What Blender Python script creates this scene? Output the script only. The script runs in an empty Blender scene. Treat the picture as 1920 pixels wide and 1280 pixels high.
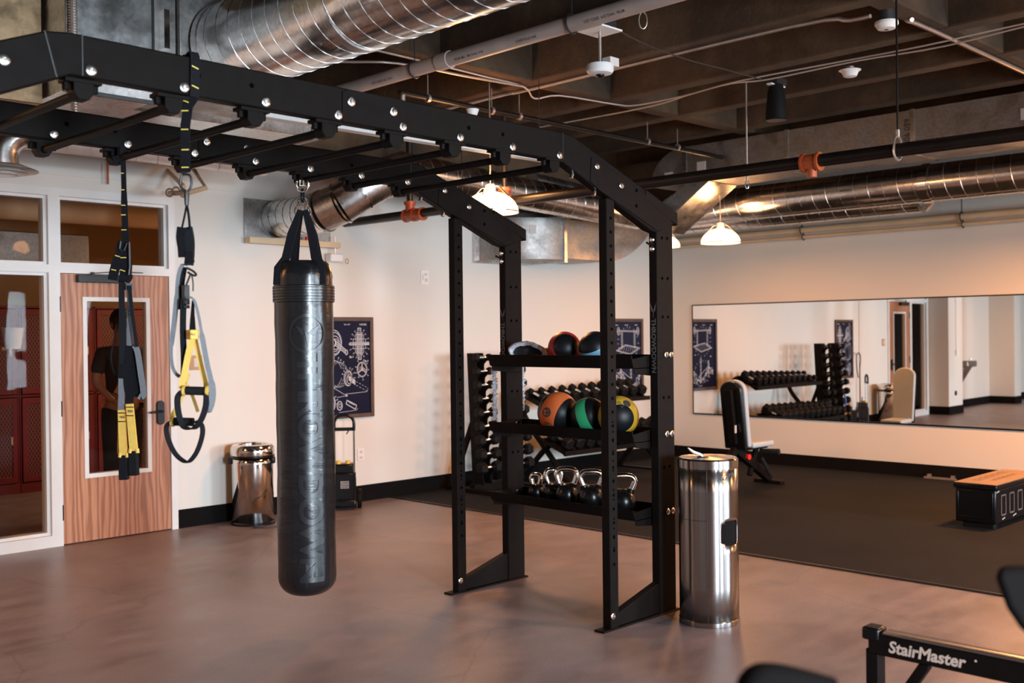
import bpy, bmesh, math, random
from mathutils import Vector, Matrix
random.seed(7)
SC = bpy.context.scene
COL = SC.collection
PI = math.pi
sin, cos = math.sin, math.cos

# ------------------------------------------------------------------ helpers
ORG = {}
def tag(o, label=None, cat=None, group=None, kind=None):
    if label: o['label'] = label
    if cat: o['category'] = cat
    if group: o['group'] = group
    if kind: o['kind'] = kind
    return o

def empty(name, loc, label=None, cat=None, group=None, kind=None):
    o = bpy.data.objects.new(name, None); COL.objects.link(o)
    o.location = loc; o.empty_display_size = .1
    ORG[o.name] = Vector(loc)
    return tag(o, label, cat, group, kind)

def copy_tree(o, parent=None):
    c = o.copy(); COL.objects.link(c)
    if parent is not None: c.parent = parent
    for ch in list(o.children): copy_tree(ch, c)
    return c

class MB:
    """collects geometry in world (or local) coordinates, build() links ONE mesh object"""
    def __init__(s): s.v = []; s.f = []
    def add(s, vs, fs):
        n = len(s.v); s.v += [Vector(p) for p in vs]; s.f += [tuple(i + n for i in f) for f in fs]; return s
    def box(s, x0, x1, y0, y1, z0, z1):
        if x1 < x0: x0, x1 = x1, x0
        if y1 < y0: y0, y1 = y1, y0
        if z1 < z0: z0, z1 = z1, z0
        return s.add([(x0,y0,z0),(x1,y0,z0),(x1,y1,z0),(x0,y1,z0),(x0,y0,z1),(x1,y0,z1),(x1,y1,z1),(x0,y1,z1)],
                     [(0,3,2,1),(4,5,6,7),(0,1,5,4),(1,2,6,5),(2,3,7,6),(3,0,4,7)])
    def cbox(s, c, size, rot=None):
        a, b, d = size[0]/2, size[1]/2, size[2]/2
        R = rot if rot is not None else Matrix.Identity(3)
        c = Vector(c)
        vs = [c + R @ Vector(p) for p in [(-a,-b,-d),(a,-b,-d),(a,b,-d),(-a,b,-d),(-a,-b,d),(a,-b,d),(a,b,d),(-a,b,d)]]
        return s.add(vs, [(0,3,2,1),(4,5,6,7),(0,1,5,4),(1,2,6,5),(2,3,7,6),(3,0,4,7)])
    def bar(s, p, q, w, h, up=(0,0,1)):
        p, q = Vector(p), Vector(q); d = (q-p).normalized(); up = Vector(up)
        r = d.cross(up)
        if r.length < 1e-4: r = d.cross(Vector((1,0,0)))
        r.normalize(); u = r.cross(d).normalized()
        vs = []
        for c in (p, q):
            for a, b in ((-1,-1),(1,-1),(1,1),(-1,1)): vs.append(c + r*a*w/2 + u*b*h/2)
        return s.add(vs, [(0,1,2,3),(4,7,6,5),(0,4,5,1),(1,5,6,2),(2,6,7,3),(3,7,4,0)])
    def prism(s, poly, a0, a1, ax='y'):
        n = len(poly); vs = []
        for a in (a0, a1):
            for (u, w) in poly:
                vs.append({'y': (u, a, w), 'x': (a, u, w), 'z': (u, w, a)}[ax])
        fs = [tuple(range(n))[::-1], tuple(range(n, 2*n))]
        for i in range(n): j = (i+1) % n; fs.append((i, j, n+j, n+i))
        return s.add(vs, fs)
    def tube(s, pts, r, n=12, closed=False, cap=True, flat=1.0, up=None):
        pts = [Vector(p) for p in pts]; m = len(pts); vs = []; fs = []
        rr = r if isinstance(r, (list, tuple)) else [r]*m
        prev = None
        for i, p in enumerate(pts):
            if closed: t = (pts[(i+1) % m] - pts[i-1])
            elif i == 0: t = pts[1]-pts[0]
            elif i == m-1: t = pts[-1]-pts[-2]
            else: t = (pts[i+1]-p).normalized() + (p-pts[i-1]).normalized()
            t.normalize()
            if prev is None:
                a = Vector(up) if up else (Vector((0,0,1)) if abs(t.z) < .9 else Vector((1,0,0)))
                u = (a - t*a.dot(t)).normalized()
            else:
                u = (prev - t*prev.dot(t)).normalized()
            prev = u; w = t.cross(u)
            for k in range(n):
                an = 2*PI*k/n
                vs.append(p + u*cos(an)*rr[i]*flat + w*sin(an)*rr[i])
        for i in range(m if closed else m-1):
            for k in range(n):
                a = i*n+k; b = i*n+(k+1) % n; c = ((i+1) % m)*n+(k+1) % n; d = ((i+1) % m)*n+k
                fs.append((a, b, c, d))
        if cap and not closed:
            fs.append(tuple(range(n))[::-1]); fs.append(tuple(range((m-1)*n, m*n)))
        return s.add(vs, fs)
    def lathe(s, prof, c=(0,0,0), n=32, ax=(0,0,1), cap=True):
        c = Vector(c); q = Vector((0,0,1)).rotation_difference(Vector(ax).normalized()); vs = []; fs = []
        for (r, z) in prof:
            for k in range(n):
                an = 2*PI*k/n
                vs.append(c + q @ Vector((r*cos(an), r*sin(an), z)))
        m = len(prof)
        for i in range(m-1):
            for k in range(n):
                fs.append((i*n+k, i*n+(k+1) % n, (i+1)*n+(k+1) % n, (i+1)*n+k))
        if cap:
            fs.append(tuple(range(n))[::-1]); fs.append(tuple(range((m-1)*n, m*n)))
        return s.add(vs, fs)
    def cyl(s, p, q, r, n=16, r2=None):
        return s.tube([p, q], [r, r if r2 is None else r2], n)
    def sphere(s, c, r, n=24, m=14, sx=1, sy=1, sz=1):
        c = Vector(c); vs = [c+Vector((0,0,-r*sz))]; fs = []
        for i in range(1, m):
            a = -PI/2 + PI*i/m
            for k in range(n):
                b = 2*PI*k/n; vs.append(c+Vector((r*sx*cos(a)*cos(b), r*sy*cos(a)*sin(b), r*sz*sin(a))))
        vs.append(c+Vector((0,0,r*sz)))
        for k in range(n): fs.append((0, 1+(k+1) % n, 1+k))
        for i in range(m-2):
            for k in range(n):
                a = 1+i*n+k; b = 1+i*n+(k+1) % n; fs.append((a, b, b+n, a+n))
        t = len(vs)-1; o = 1+(m-2)*n
        for k in range(n): fs.append((o+k, o+(k+1) % n, t))
        return s.add(vs, fs)
    def ribbon(s, pts, wid, thick, side=None, twist=None):
        """flat webbing along pts; wid number or list; side = direction of its width"""
        pts = [Vector(p) for p in pts]; m = len(pts); vs = []; fs = []
        ww = wid if isinstance(wid, (list, tuple)) else [wid]*m
        for i, p in enumerate(pts):
            if i == 0: t = pts[1]-pts[0]
            elif i == m-1: t = pts[-1]-pts[-2]
            else: t = pts[i+1]-pts[i-1]
            t.normalize()
            sd = side[i] if isinstance(side, list) else side
            sd = Vector(sd); sd = (sd - t*sd.dot(t)).normalized(); nn = t.cross(sd)
            for a, b in ((-1,-1),(1,-1),(1,1),(-1,1)): vs.append(p + sd*a*ww[i]/2 + nn*b*thick/2)
        for i in range(m-1):
            for k in range(4):
                a = i*4+k; b = i*4+(k+1) % 4; fs.append((a, b, b+4, a+4))
        fs.append((3,2,1,0)); fs.append(((m-1)*4, (m-1)*4+1, (m-1)*4+2, (m-1)*4+3))
        return s.add(vs, fs)
    def build(s, name, mat, parent=None, bevel=0, seg=2, angle=35, label=None, kind=None, subsurf=0):
        org = ORG.get(parent.name, Vector((0,0,0))) if parent is not None else None
        if parent is None:
            # origin of a lone mesh: centre of its footprint, at its lowest point
            if s.v and kind != 'structure':
                xs = [p.x for p in s.v]; ys = [p.y for p in s.v]; zs = [p.z for p in s.v]
                org = Vector(((min(xs)+max(xs))/2, (min(ys)+max(ys))/2, min(zs)))
            else: org = Vector((0,0,0))
        me = bpy.data.meshes.new(name)
        me.from_pydata([tuple(p-org) for p in s.v], [], s.f)
        bm = bmesh.new(); bm.from_mesh(me)
        bmesh.ops.recalc_face_normals(bm, faces=bm.faces[:]); bm.to_mesh(me); bm.free()
        me.materials.append(mat)
        me.polygons.foreach_set('use_smooth', [True]*len(me.polygons))
        me.set_sharp_from_angle(angle=math.radians(angle))
        o = bpy.data.objects.new(name, me); COL.objects.link(o)
        if parent is not None:
            o.parent = parent; ORG[o.name] = Vector(org)
        else:
            o.location = org; ORG[o.name] = Vector(org)
        if bevel:
            b = o.modifiers.new('edge', 'BEVEL'); b.width = bevel; b.segments = seg; b.limit_method = 'ANGLE'; b.angle_limit = math.radians(40)
            b.harden_normals = False
        if subsurf:
            b = o.modifiers.new('round', 'SUBSURF'); b.levels = subsurf; b.render_levels = subsurf
        if label: o['label'] = label
        if kind: o['kind'] = kind
        return o

def thing(mb, name, mat, label, cat, group=None, **k):
    o = mb.build(name, mat, None, **k); return tag(o, label, cat, group)

# ------------------------------------------------------------------ camera frame
# measured from the photograph: +X runs along the door wall, +Y along the mirror wall
F = 1980.0
ax = Vector((1990, -35, F)).normalized()
ay = Vector((-1969, 11, F)); ay = (ay - ax*ay.dot(ax)).normalized()
az = ax.cross(ay)
RW = Matrix((ax, ay, az))
CAM = Vector((0, 0, 1.53))
cam = bpy.data.cameras.new('camera'); co = bpy.data.objects.new('camera', cam); COL.objects.link(co)
right = Vector((RW[0][0], RW[1][0], RW[2][0])); down = Vector((RW[0][1], RW[1][1], RW[2][1])); fwd = Vector((RW[0][2], RW[1][2], RW[2][2]))
m = Matrix.Identity(4)
for i in range(3):
    m[i][0] = right[i]; m[i][1] = -down[i]; m[i][2] = -fwd[i]; m[i][3] = CAM[i]
co.matrix_world = m
cam.sensor_width = 36; cam.lens = F/1920*36; cam.clip_end = 100
cam.dof.use_dof = True; cam.dof.focus_distance = 5.6; cam.dof.aperture_fstop = 2.8
SC.camera = co
def dist_pt(px, py, d):
    """a measured point of the photo at a known distance d along the view"""
    r = right*(px-960)/F + down*(py-640)/F + fwd
    return CAM + r*d

# ------------------------------------------------------------------ materials
def nodes(name):
    m = bpy.data.materials.new(name); m.use_nodes = True
    nt = m.node_tree; b = nt.nodes['Principled BSDF']
    return m, nt, b
def link(nt, a, b): nt.links.new(a, b)
def tc(nt, scale=(1,1,1), coord='Object'):
    t = nt.nodes.new('ShaderNodeTexCoord'); mp = nt.nodes.new('ShaderNodeMapping'); mp.inputs['Scale'].default_value = scale
    link(nt, t.outputs[coord], mp.inputs['Vector']); return mp.outputs['Vector']
def noise(nt, vec, scale, detail=4, rough=.55):
    n = nt.nodes.new('ShaderNodeTexNoise'); n.inputs['Scale'].default_value = scale; n.inputs['Detail'].default_value = detail
    n.inputs['Roughness'].default_value = rough; link(nt, vec, n.inputs['Vector']); return n.outputs['Fac']
def ramp(nt, fac, stops):
    r = nt.nodes.new('ShaderNodeValToRGB'); e = r.color_ramp.elements
    while len(e) < len(stops): e.new(.5)
    for i, (p, c) in enumerate(stops):
        e[i].position = p; e[i].color = (*c, 1) if len(c) == 3 else c
    link(nt, fac, r.inputs['Fac']); return r.outputs['Color']
def bump(nt, b, h, strength=.2, dist=.01):
    n = nt.nodes.new('ShaderNodeBump'); n.inputs['Strength'].default_value = strength; n.inputs['Distance'].default_value = dist
    link(nt, h, n.inputs['Height']); link(nt, n.outputs['Normal'], b.inputs['Normal'])
def simple(name, col, rough=.5, metal=0, var=.12, vs=8, bp=0, bs=60, spec=None, coat=0, emit=None, es=0, aniso=0):
    m, nt, b = nodes(name)
    v = tc(nt)
    f = noise(nt, v, vs)
    lo = tuple(c*(1-var) for c in col); hi = tuple(min(1, c*(1+var)) for c in col)
    link(nt, ramp(nt, f, [(.3, lo), (.7, hi)]), b.inputs['Base Color'])
    b.inputs['Roughness'].default_value = rough; b.inputs['Metallic'].default_value = metal
    if spec is not None: b.inputs['Specular IOR Level'].default_value = spec
    if coat: b.inputs['Coat Weight'].default_value = coat
    if bp: bump(nt, b, noise(nt, v, bs, 3), bp, .002)
    if emit: b.inputs['Emission Color'].default_value = (*emit, 1); b.inputs['Emission Strength'].default_value = es
    return m

M = {}
M['black_metal'] = simple('black_powder_coat', (.0075,.0055,.0048), .52, 0, .15, 20, .08, 300, spec=.07)
M['black_plastic'] = simple('black_plastic', (.0045,.0045,.005), .27, 0, .1, spec=.3)
M['rubber'] = simple('black_rubber', (.0075,.0068,.0068), .55, 0, .15, 30, .15, 200, spec=.12)
M['matt_black'] = simple('matt_black_padding', (.006,.005,.005), .85, 0, .1, spec=.08)
M['dark_steel'] = simple('dark_steel', (.05,.048,.048), .4, .6)
M['zinc'] = simple('zinc_bolt', (.75,.73,.70), .22, 1, .08, 60)
M['chrome'] = simple('chrome', (.85,.83,.80), .12, 1, .04)
M['trim_white'] = simple('white_trim_paint', (.72,.70,.67), .4, 0, .03)
M['white_plastic'] = simple('white_plastic', (.80,.77,.73), .4, 0, .03)
M['strap_black'] = simple('black_webbing', (.007,.007,.009), .8, 0, .2, 80, .3, 500, spec=.15)
M['hole'] = simple('dark_hole', (.002,.002,.002), .9, spec=0)
M['strap_grey'] = simple('grey_webbing', (.16,.165,.175), .75, 0, .1, 80, .3, 500)
M['strap_slate'] = simple('slate_webbing', (.012,.0135,.016), .75, 0, .1, 80, .3, 500, spec=.12)
M['yellow'] = simple('yellow_webbing', (.75,.46,.09), .65, 0, .08, 40, .2, 400)
M['thread'] = simple('yellow_thread', (.80,.58,.10), .6, 0, .05)
M['foam'] = simple('black_foam', (.012,.012,.013), .9, 0, .2, 60, .3, 300, spec=.15)
M['orange_paint'] = simple('orange_coupling_paint', (.40,.075,.02), .4, 0, .2, 30)
M['black_pipe'] = simple('black_iron_pipe', (.020,.016,.014), .32, .55, .2, 8)
M['tan_pipe'] = simple('tan_pipe', (.66,.47,.29), .45, 0, .08, 5)
M['pvc'] = simple('grey_pvc', (.46,.36,.31), .45, 0, .12, 6)
M['conduit'] = simple('galvanised_conduit', (.52,.43,.38), .38, .8, .1, 12)
M['cable'] = simple('cable', (.45,.36,.31), .5, 0, .1)
M['rope_dark'] = simple('dark_cable', (.02,.018,.018), .5)
M['paper'] = simple('paper_label', (.62,.55,.52), .7, 0, .04)
M['ink'] = simple('ink', (.05,.04,.04), .7, 0, .05)
M['frame_wood'] = simple('dark_walnut_frame', (.075,.04,.027), .5, 0, .3, 14)
M['line'] = simple('white_print', (.72,.73,.78), .6, 0, .04)
M['bag_print'] = simple('grey_bag_print', (.0115,.0125,.0145), .30, 0, .08, spec=.62)
M['post_print'] = simple('grey_post_print', (.11,.10,.10), .5, 0, .08)
M['cream_print'] = simple('cream_print', (.62,.50,.42), .5, 0, .04)
M['seat_vinyl'] = simple('grey_vinyl', (.43,.465,.485), .42, 0, .04, 8, .1, 200)
M['red_plastic'] = simple('red_plastic', (.65,.03,.02), .35)
M['yellow_plastic'] = simple('yellow_plastic', (.72,.42,.04), .4)
M['shoe_tan'] = simple('tan_leather', (.28,.14,.07), .7)
M['fleece'] = simple('grey_fleece', (.50,.50,.54), .95, 0, .3, 40, .9, 160)
M['towel_in'] = simple('dark_fleece', (.055,.05,.055), .95, 0, .3, 40, .8, 160)
M['skin'] = simple('skin', (.36,.18,.11), .5, 0, .06)
M['shirt'] = simple('charcoal_shirt', (.022,.021,.024), .85, 0, .2, 20, .4, 60)
M['trousers'] = simple('dark_trousers', (.016,.017,.024), .85, 0, .2, 20, .4, 60)
M['hair'] = simple('dark_hair', (.012,.009,.008), .6, 0, .3, 60)
M['tan_card'] = simple('tan_card', (.50,.27,.13), .6)
M['ply'] = simple('box_top_board', (.26,.17,.115), .45, 0, .12, 4)
M['maroon'] = simple('maroon_enamel', (.17,.013,.022), .35, 0, .15, 5)
M['blue_plastic'] = simple('blue_strap', (.02,.08,.3), .5)

def mat_wall():
    m, nt, b = nodes('painted_drywall')
    v = tc(nt)
    link(nt, ramp(nt, noise(nt, v, .7, 3), [(.3, (.68,.63,.565)), (.7, (.72,.67,.605))]), b.inputs['Base Color'])
    b.inputs['Roughness'].default_value = .62
    bump(nt, b, noise(nt, v, 160, 4), .06, .003)
    return m
M['wall'] = mat_wall()

def mat_floor():
    m, nt, b = nodes('polished_concrete')
    v = tc(nt)
    n1 = noise(nt, v, .9, 6, .62); n2 = noise(nt, tc(nt, (1, 2.4, 1)), 2.6, 8, .65)
    mx = nt.nodes.new('ShaderNodeMath'); mx.operation = 'MULTIPLY'; link(nt, n1, mx.inputs[0]); link(nt, n2, mx.inputs[1])
    col = ramp(nt, mx.outputs[0], [(.12, (.142,.110,.110)), (.24, (.212,.172,.175)), (.40, (.278,.23,.235))])
    # fine grain
    g = ramp(nt, noise(nt, v, 90, 3), [(.35, (.86,.86,.86)), (.7, (1.08,1.08,1.08))])
    mm = nt.nodes.new('ShaderNodeMixRGB'); mm.blend_type = 'MULTIPLY'; mm.inputs[0].default_value = 1
    link(nt, col, mm.inputs[1]); link(nt, g, mm.inputs[2])
    vo = nt.nodes.new('ShaderNodeTexVoronoi'); vo.feature = 'DISTANCE_TO_EDGE'; vo.inputs['Scale'].default_value = .45
    wn = nt.nodes.new('ShaderNodeTexNoise'); wn.inputs['Scale'].default_value = 2.2; wn.inputs['Detail'].default_value = 6; link(nt, v, wn.inputs['Vector'])
    wm = nt.nodes.new('ShaderNodeMixRGB'); wm.blend_type = 'ADD'; wm.inputs[0].default_value = .22; link(nt, v, wm.inputs[1]); link(nt, wn.outputs['Color'], wm.inputs[2]); link(nt, wm.outputs[0], vo.inputs['Vector'])
    ck = ramp(nt, vo.outputs['Distance'], [(.0, (.80,.78,.77)), (.0018, (.88,.87,.87)), (.0035, (1,1,1))])
    m3 = nt.nodes.new('ShaderNodeMixRGB'); m3.blend_type = 'MULTIPLY'; m3.inputs[0].default_value = 1; link(nt, mm.outputs[0], m3.inputs[1]); link(nt, ck, m3.inputs[2])
    link(nt, m3.outputs[0], b.inputs['Base Color'])
    link(nt, ramp(nt, n2, [(.3, (.30,)*3), (.7, (.46,)*3)]), b.inputs['Roughness'])
    b.inputs['Specular IOR Level'].default_value = .5
    bump(nt, b, noise(nt, v, 14, 6), .05, .01)
    return m
M['floor'] = mat_floor()

def mat_mat():
    m, nt, b = nodes('rubber_gym_floor')
    v = tc(nt)
    base = ramp(nt, noise(nt, v, 1.3, 6, .6), [(.3, (.009,.0102,.013)), (.7, (.0145,.016,.020))])
    sp = nt.nodes.new('ShaderNodeTexVoronoi'); sp.inputs['Scale'].default_value = 150; link(nt, v, sp.inputs['Vector'])
    fl = ramp(nt, sp.outputs['Distance'], [(.0, (.16,.14,.13)), (.09, (.02,.02,.02)), (1, (.0,.0,.0))])
    mm = nt.nodes.new('ShaderNodeMixRGB'); mm.blend_type = 'ADD'; mm.inputs[0].default_value = .5
    link(nt, base, mm.inputs[1]); link(nt, fl, mm.inputs[2]); link(nt, mm.outputs[0], b.inputs['Base Color'])
    b.inputs['Roughness'].default_value = .8; b.inputs['Specular IOR Level'].default_value = .07
    bump(nt, b, noise(nt, v, 120, 4), .3, .004)
    return m
M['mat'] = mat_mat()

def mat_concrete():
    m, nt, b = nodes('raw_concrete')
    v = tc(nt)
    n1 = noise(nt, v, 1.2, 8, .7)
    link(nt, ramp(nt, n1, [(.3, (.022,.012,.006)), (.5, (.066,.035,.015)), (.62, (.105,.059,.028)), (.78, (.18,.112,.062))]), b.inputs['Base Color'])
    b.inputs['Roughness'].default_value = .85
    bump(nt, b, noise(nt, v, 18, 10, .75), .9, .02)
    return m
M['concrete'] = mat_concrete()

def mat_galv(name='galvanised_steel', rough=.28, tint=(.60,.585,.57)):
    m, nt, b = nodes(name)
    v = tc(nt)
    vo = nt.nodes.new('ShaderNodeTexVoronoi'); vo.inputs['Scale'].default_value = 55; link(nt, v, vo.inputs['Vector'])
    lo = tuple(c*.86 for c in tint); hi = tuple(min(1, c*1.12) for c in tint)
    link(nt, ramp(nt, vo.outputs['Color'], [(.1, lo), (.9, hi)]), b.inputs['Base Color'])
    b.inputs['Metallic'].default_value = 1
    link(nt, ramp(nt, noise(nt, v, 6, 5), [(.3, (rough*.75,)*3), (.7, (rough*1.35,)*3)]), b.inputs['Roughness'])
    bump(nt, b, noise(nt, v, 5, 3), .10, .02)
    return m
M['galv'] = mat_galv()
M['galv_pale'] = simple('pale_duct_metal', (.66,.62,.59), .42, .55, .08, 10)
M['galv_matt'] = mat_galv('galvanised_sheet', .5, (.33,.31,.295))
M['galv_bright'] = mat_galv('spiral_duct_steel', .2, (.66,.64,.62))

def mat_brushed(name, tint, rough, scale, aniso=0):
    m, nt, b = nodes(name)
    v = tc(nt, scale)
    link(nt, ramp(nt, noise(nt, v, 20, 4), [(.3, tuple(c*.9 for c in tint)), (.7, tint)]), b.inputs['Base Color'])
    b.inputs['Metallic'].default_value = 1; b.inputs['Roughness'].default_value = rough
    b.inputs['Anisotropic'].default_value = aniso; b.inputs['Anisotropic Rotation'].default_value = .25 if aniso else 0
    if aniso:
        tg = nt.nodes.new('ShaderNodeTangent'); tg.direction_type = 'RADIAL'; tg.axis = 'Z'; link(nt, tg.outputs[0], b.inputs['Tangent'])
    bump(nt, b, noise(nt, v, 60, 3), .03, .002)
    return m
M['brushed'] = mat_brushed('brushed_stainless', (.40,.38,.37), .22, (1,1,60), .9)
M['polished'] = mat_brushed('polished_stainless', (.72,.68,.64), .10, (1,1,1))

def mat_mirror():
    m, nt, b = nodes('mirror_glass')
    b.inputs['Base Color'].default_value = (.90,.90,.89,1); b.inputs['Metallic'].default_value = 1; b.inputs['Roughness'].default_value = .0
    return m
M['mirror'] = mat_mirror()

def mat_oak():
    m, nt, b = nodes('oak_veneer')
    v = tc(nt, (1, 1, .11))
    w = nt.nodes.new('ShaderNodeTexWave'); w.wave_type = 'BANDS'; w.bands_direction = 'X'
    w.inputs['Scale'].default_value = 7; w.inputs['Distortion'].default_value = 11; w.inputs['Detail'].default_value = 2.2
    w.inputs['Detail Scale'].default_value = 1.3; w.inputs['Detail Roughness'].default_value = .45
    link(nt, v, w.inputs['Vector'])
    fine = noise(nt, tc(nt, (1, 1, .03)), 150, 4)
    c1 = ramp(nt, w.outputs['Fac'], [(.0, (.30,.105,.045)), (.45, (.44,.178,.085)), (1, (.54,.245,.13))])
    c2 = ramp(nt, fine, [(.35, (.82,.78,.74)), (.65, (1.05,1.04,1.02))])
    mm = nt.nodes.new('ShaderNodeMixRGB'); mm.blend_type = 'MULTIPLY'; mm.inputs[0].default_value = 1
    link(nt, c1, mm.inputs[1]); link(nt, c2, mm.inputs[2]); link(nt, mm.outputs[0], b.inputs['Base Color'])
    b.inputs['Roughness'].default_value = .38
    return m
M['oak'] = mat_oak()

def mat_glass():
    m = bpy.data.materials.new('window_glass'); m.use_nodes = True; nt = m.node_tree
    for n in list(nt.nodes): nt.nodes.remove(n)
    o = nt.nodes.new('ShaderNodeOutputMaterial'); t = nt.nodes.new('ShaderNodeBsdfTransparent'); g = nt.nodes.new('ShaderNodeBsdfGlossy')
    t.inputs['Color'].default_value = (.93,.90,.88,1); g.inputs['Roughness'].default_value = .01
    f = nt.nodes.new('ShaderNodeFresnel'); f.inputs['IOR'].default_value = 1.12
    mx = nt.nodes.new('ShaderNodeMixShader'); link(nt, f.outputs[0], mx.inputs[0]); link(nt, t.outputs[0], mx.inputs[1]); link(nt, g.outputs[0], mx.inputs[2])
    link(nt, mx.outputs[0], o.inputs['Surface']); return m
M['glass'] = mat_glass()

def mat_navy():
    m, nt, b = nodes('navy_print')
    link(nt, ramp(nt, noise(nt, tc(nt), 3, 5), [(.3, (.007,.008,.024)), (.7, (.011,.013,.036))]), b.inputs['Base Color'])
    b.inputs['Roughness'].default_value = .4; b.inputs['Specular IOR Level'].default_value = .08
    return m
M['navy'] = mat_navy()

def mat_bag():
    m, nt, b = nodes('bag_vinyl')
    v = tc(nt)
    link(nt, ramp(nt, noise(nt, v, 5, 5), [(.3, (.0055,.0055,.0065)), (.7, (.009,.0095,.011))]), b.inputs['Base Color'])
    b.inputs['Roughness'].default_value = .26
    b.inputs['Specular IOR Level'].default_value = .6
    bump(nt, b, noise(nt, tc(nt, (1, 1, 2.5)), 9, 6), .16, .02)
    return m
M['bag'] = mat_bag()

def mat_ball(name, c1, axis, w=.42):
    """two-tone rubber ball: a coloured band round a black grip"""
    m, nt, b = nodes(name)
    t = nt.nodes.new('ShaderNodeTexCoord')
    dt = nt.nodes.new('ShaderNodeVectorMath'); dt.operation = 'DOT_PRODUCT'; dt.inputs[1].default_value = Vector(axis).normalized()
    nr = nt.nodes.new('ShaderNodeVectorMath'); nr.operation = 'NORMALIZE'; link(nt, t.outputs['Object'], nr.inputs[0]); link(nt, nr.outputs[0], dt.inputs[0])
    ab = nt.nodes.new('ShaderNodeMath'); ab.operation = 'ABSOLUTE'; link(nt, dt.outputs['Value'], ab.inputs[0])
    gt = nt.nodes.new('ShaderNodeMath'); gt.operation = 'GREATER_THAN'; gt.inputs[1].default_value = w; link(nt, ab.outputs[0], gt.inputs[0])
    mx = nt.nodes.new('ShaderNodeMixRGB'); link(nt, gt.outputs[0], mx.inputs[0]); mx.inputs[1].default_value = (*c1, 1); mx.inputs[2].default_value = (.006,.0065,.008,1)
    link(nt, mx.outputs[0], b.inputs['Base Color']); b.inputs['Roughness'].default_value = .42; b.inputs['Specular IOR Level'].default_value = .25
    bump(nt, b, noise(nt, t.outputs['Object'], 150, 3), .2, .003)
    return m

def mat_mesh_locker():
    m, nt, b = nodes('locker_mesh_door')
    v = tc(nt)
    sx = nt.nodes.new('ShaderNodeSeparateXYZ'); link(nt, v, sx.inputs[0])
    outs = []
    for sg in (1, -1):
        k = nt.nodes.new('ShaderNodeMath'); k.operation = 'MULTIPLY_ADD'; link(nt, sx.outputs['X'], k.inputs[0]); k.inputs[1].default_value = 190*sg
        z = nt.nodes.new('ShaderNodeMath'); z.operation = 'MULTIPLY'; link(nt, sx.outputs['Z'], z.inputs[0]); z.inputs[1].default_value = 110
        link(nt, z.outputs[0], k.inputs[2])
        s = nt.nodes.new('ShaderNodeMath'); s.operation = 'SINE'; link(nt, k.outputs[0], s.inputs[0]); 
        a = nt.nodes.new('ShaderNodeMath'); a.operation = 'GREATER_THAN'; a.inputs[1].default_value = .72; link(nt, s.outputs[0], a.inputs[0]); outs.append(a.outputs[0])
    mxx = nt.nodes.new('ShaderNodeMath'); mxx.operation = 'MAXIMUM'; link(nt, outs[0], mxx.inputs[0]); link(nt, outs[1], mxx.inputs[1])
    mm = nt.nodes.new('ShaderNodeMixRGB'); link(nt, mxx.outputs[0], mm.inputs[0]); mm.inputs[1].default_value = (.03,.006,.008,1); mm.inputs[2].default_value = (.24,.05,.045,1)
    link(nt, mm.outputs[0], b.inputs['Base Color']); b.inputs['Roughness'].default_value = .4
    return m
M['locker_mesh'] = mat_mesh_locker()

def mat_lamp():
    m, nt, b = nodes('glowing_lamp_dome')
    b.inputs['Base Color'].default_value = (.9,.85,.78,1); b.inputs['Roughness'].default_value = .3
    b.inputs['Emission Color'].default_value = (1, .56, .28, 1); b.inputs['Emission Strength'].default_value = 5.0
    return m
M['lamp'] = mat_lamp()
M['wall_yellow'] = simple('ochre_wall_paint', (.34,.19,.07), .6, 0, .05, 1)

# ------------------------------------------------------------------ room shell
YA = 7.96                      # the wall with the door
DW = .0205                     # mirror wall turned this far off square to offset lens distortion in its reflections
def xw(y): return 10.70 - (y-5.6)*DW
X0, Y0 = -3.6, -4.6
CZ = 3.43

MB().box(X0-.2, 12.5, Y0-.2, 12.2, -.12, 0).build('floor', M['floor'], kind='structure')
# rubber sports floor laid over the concrete
mb = MB(); mb.prism([(6.256, Y0), (xw(Y0)+.0, Y0), (xw(YA), YA-.001), (6.256, YA-.001)], .0005, .012, 'z')
o = mb.build('floor_rubber', M['mat'], kind='structure')
MB().box(6.238, 6.256, Y0, YA, 0, .013).build('trim_1', M['dark_steel'], kind='structure', bevel=.003)

# door wall with its openings (2.38..4.085 wide, up to 2.62)
OX0, OX1, OZ = 2.38, 4.075, 2.615
mb = MB(); T = .16
mb.box(OX1+.008, 10.9, YA, YA+T, 0, 3.95); mb.box(OX0, OX1+.008, YA, YA+T, 2.665, 3.95)
mb.box(2.30, OX0, YA, YA+T, 0, 3.95)
o = mb.build('wall_left', M['wall'], kind='structure')
# pier and water-fountain niche further left along the same wall
mb = MB(); mb.box(1.62, 2.30, 7.60, YA+T, 0, 3.95); mb.box(-1.35, 1.62, 8.12, 8.28, 0, 3.95)
mb.box(-1.75, -1.35, 7.62, 8.28, 0, 3.95); mb.box(X0, -1.75, 7.98, 8.28, 0, 3.95)
mb.build('wall_left_recess', M['wall'], kind='structure')
mb = MB()
mb.prism([(xw(YA+.3), YA+.3), (xw(YA+.3)+.2, YA+.3), (xw(Y0)+.2, Y0), (xw(Y0), Y0)], 0, 3.95, 'z')
mb.build('wall_right', M['wall'], kind='structure')
MB().box(X0-.16, X0, Y0, 8.28, 0, 3.95).build('wall_rear', M['wall'], kind='structure')
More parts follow.
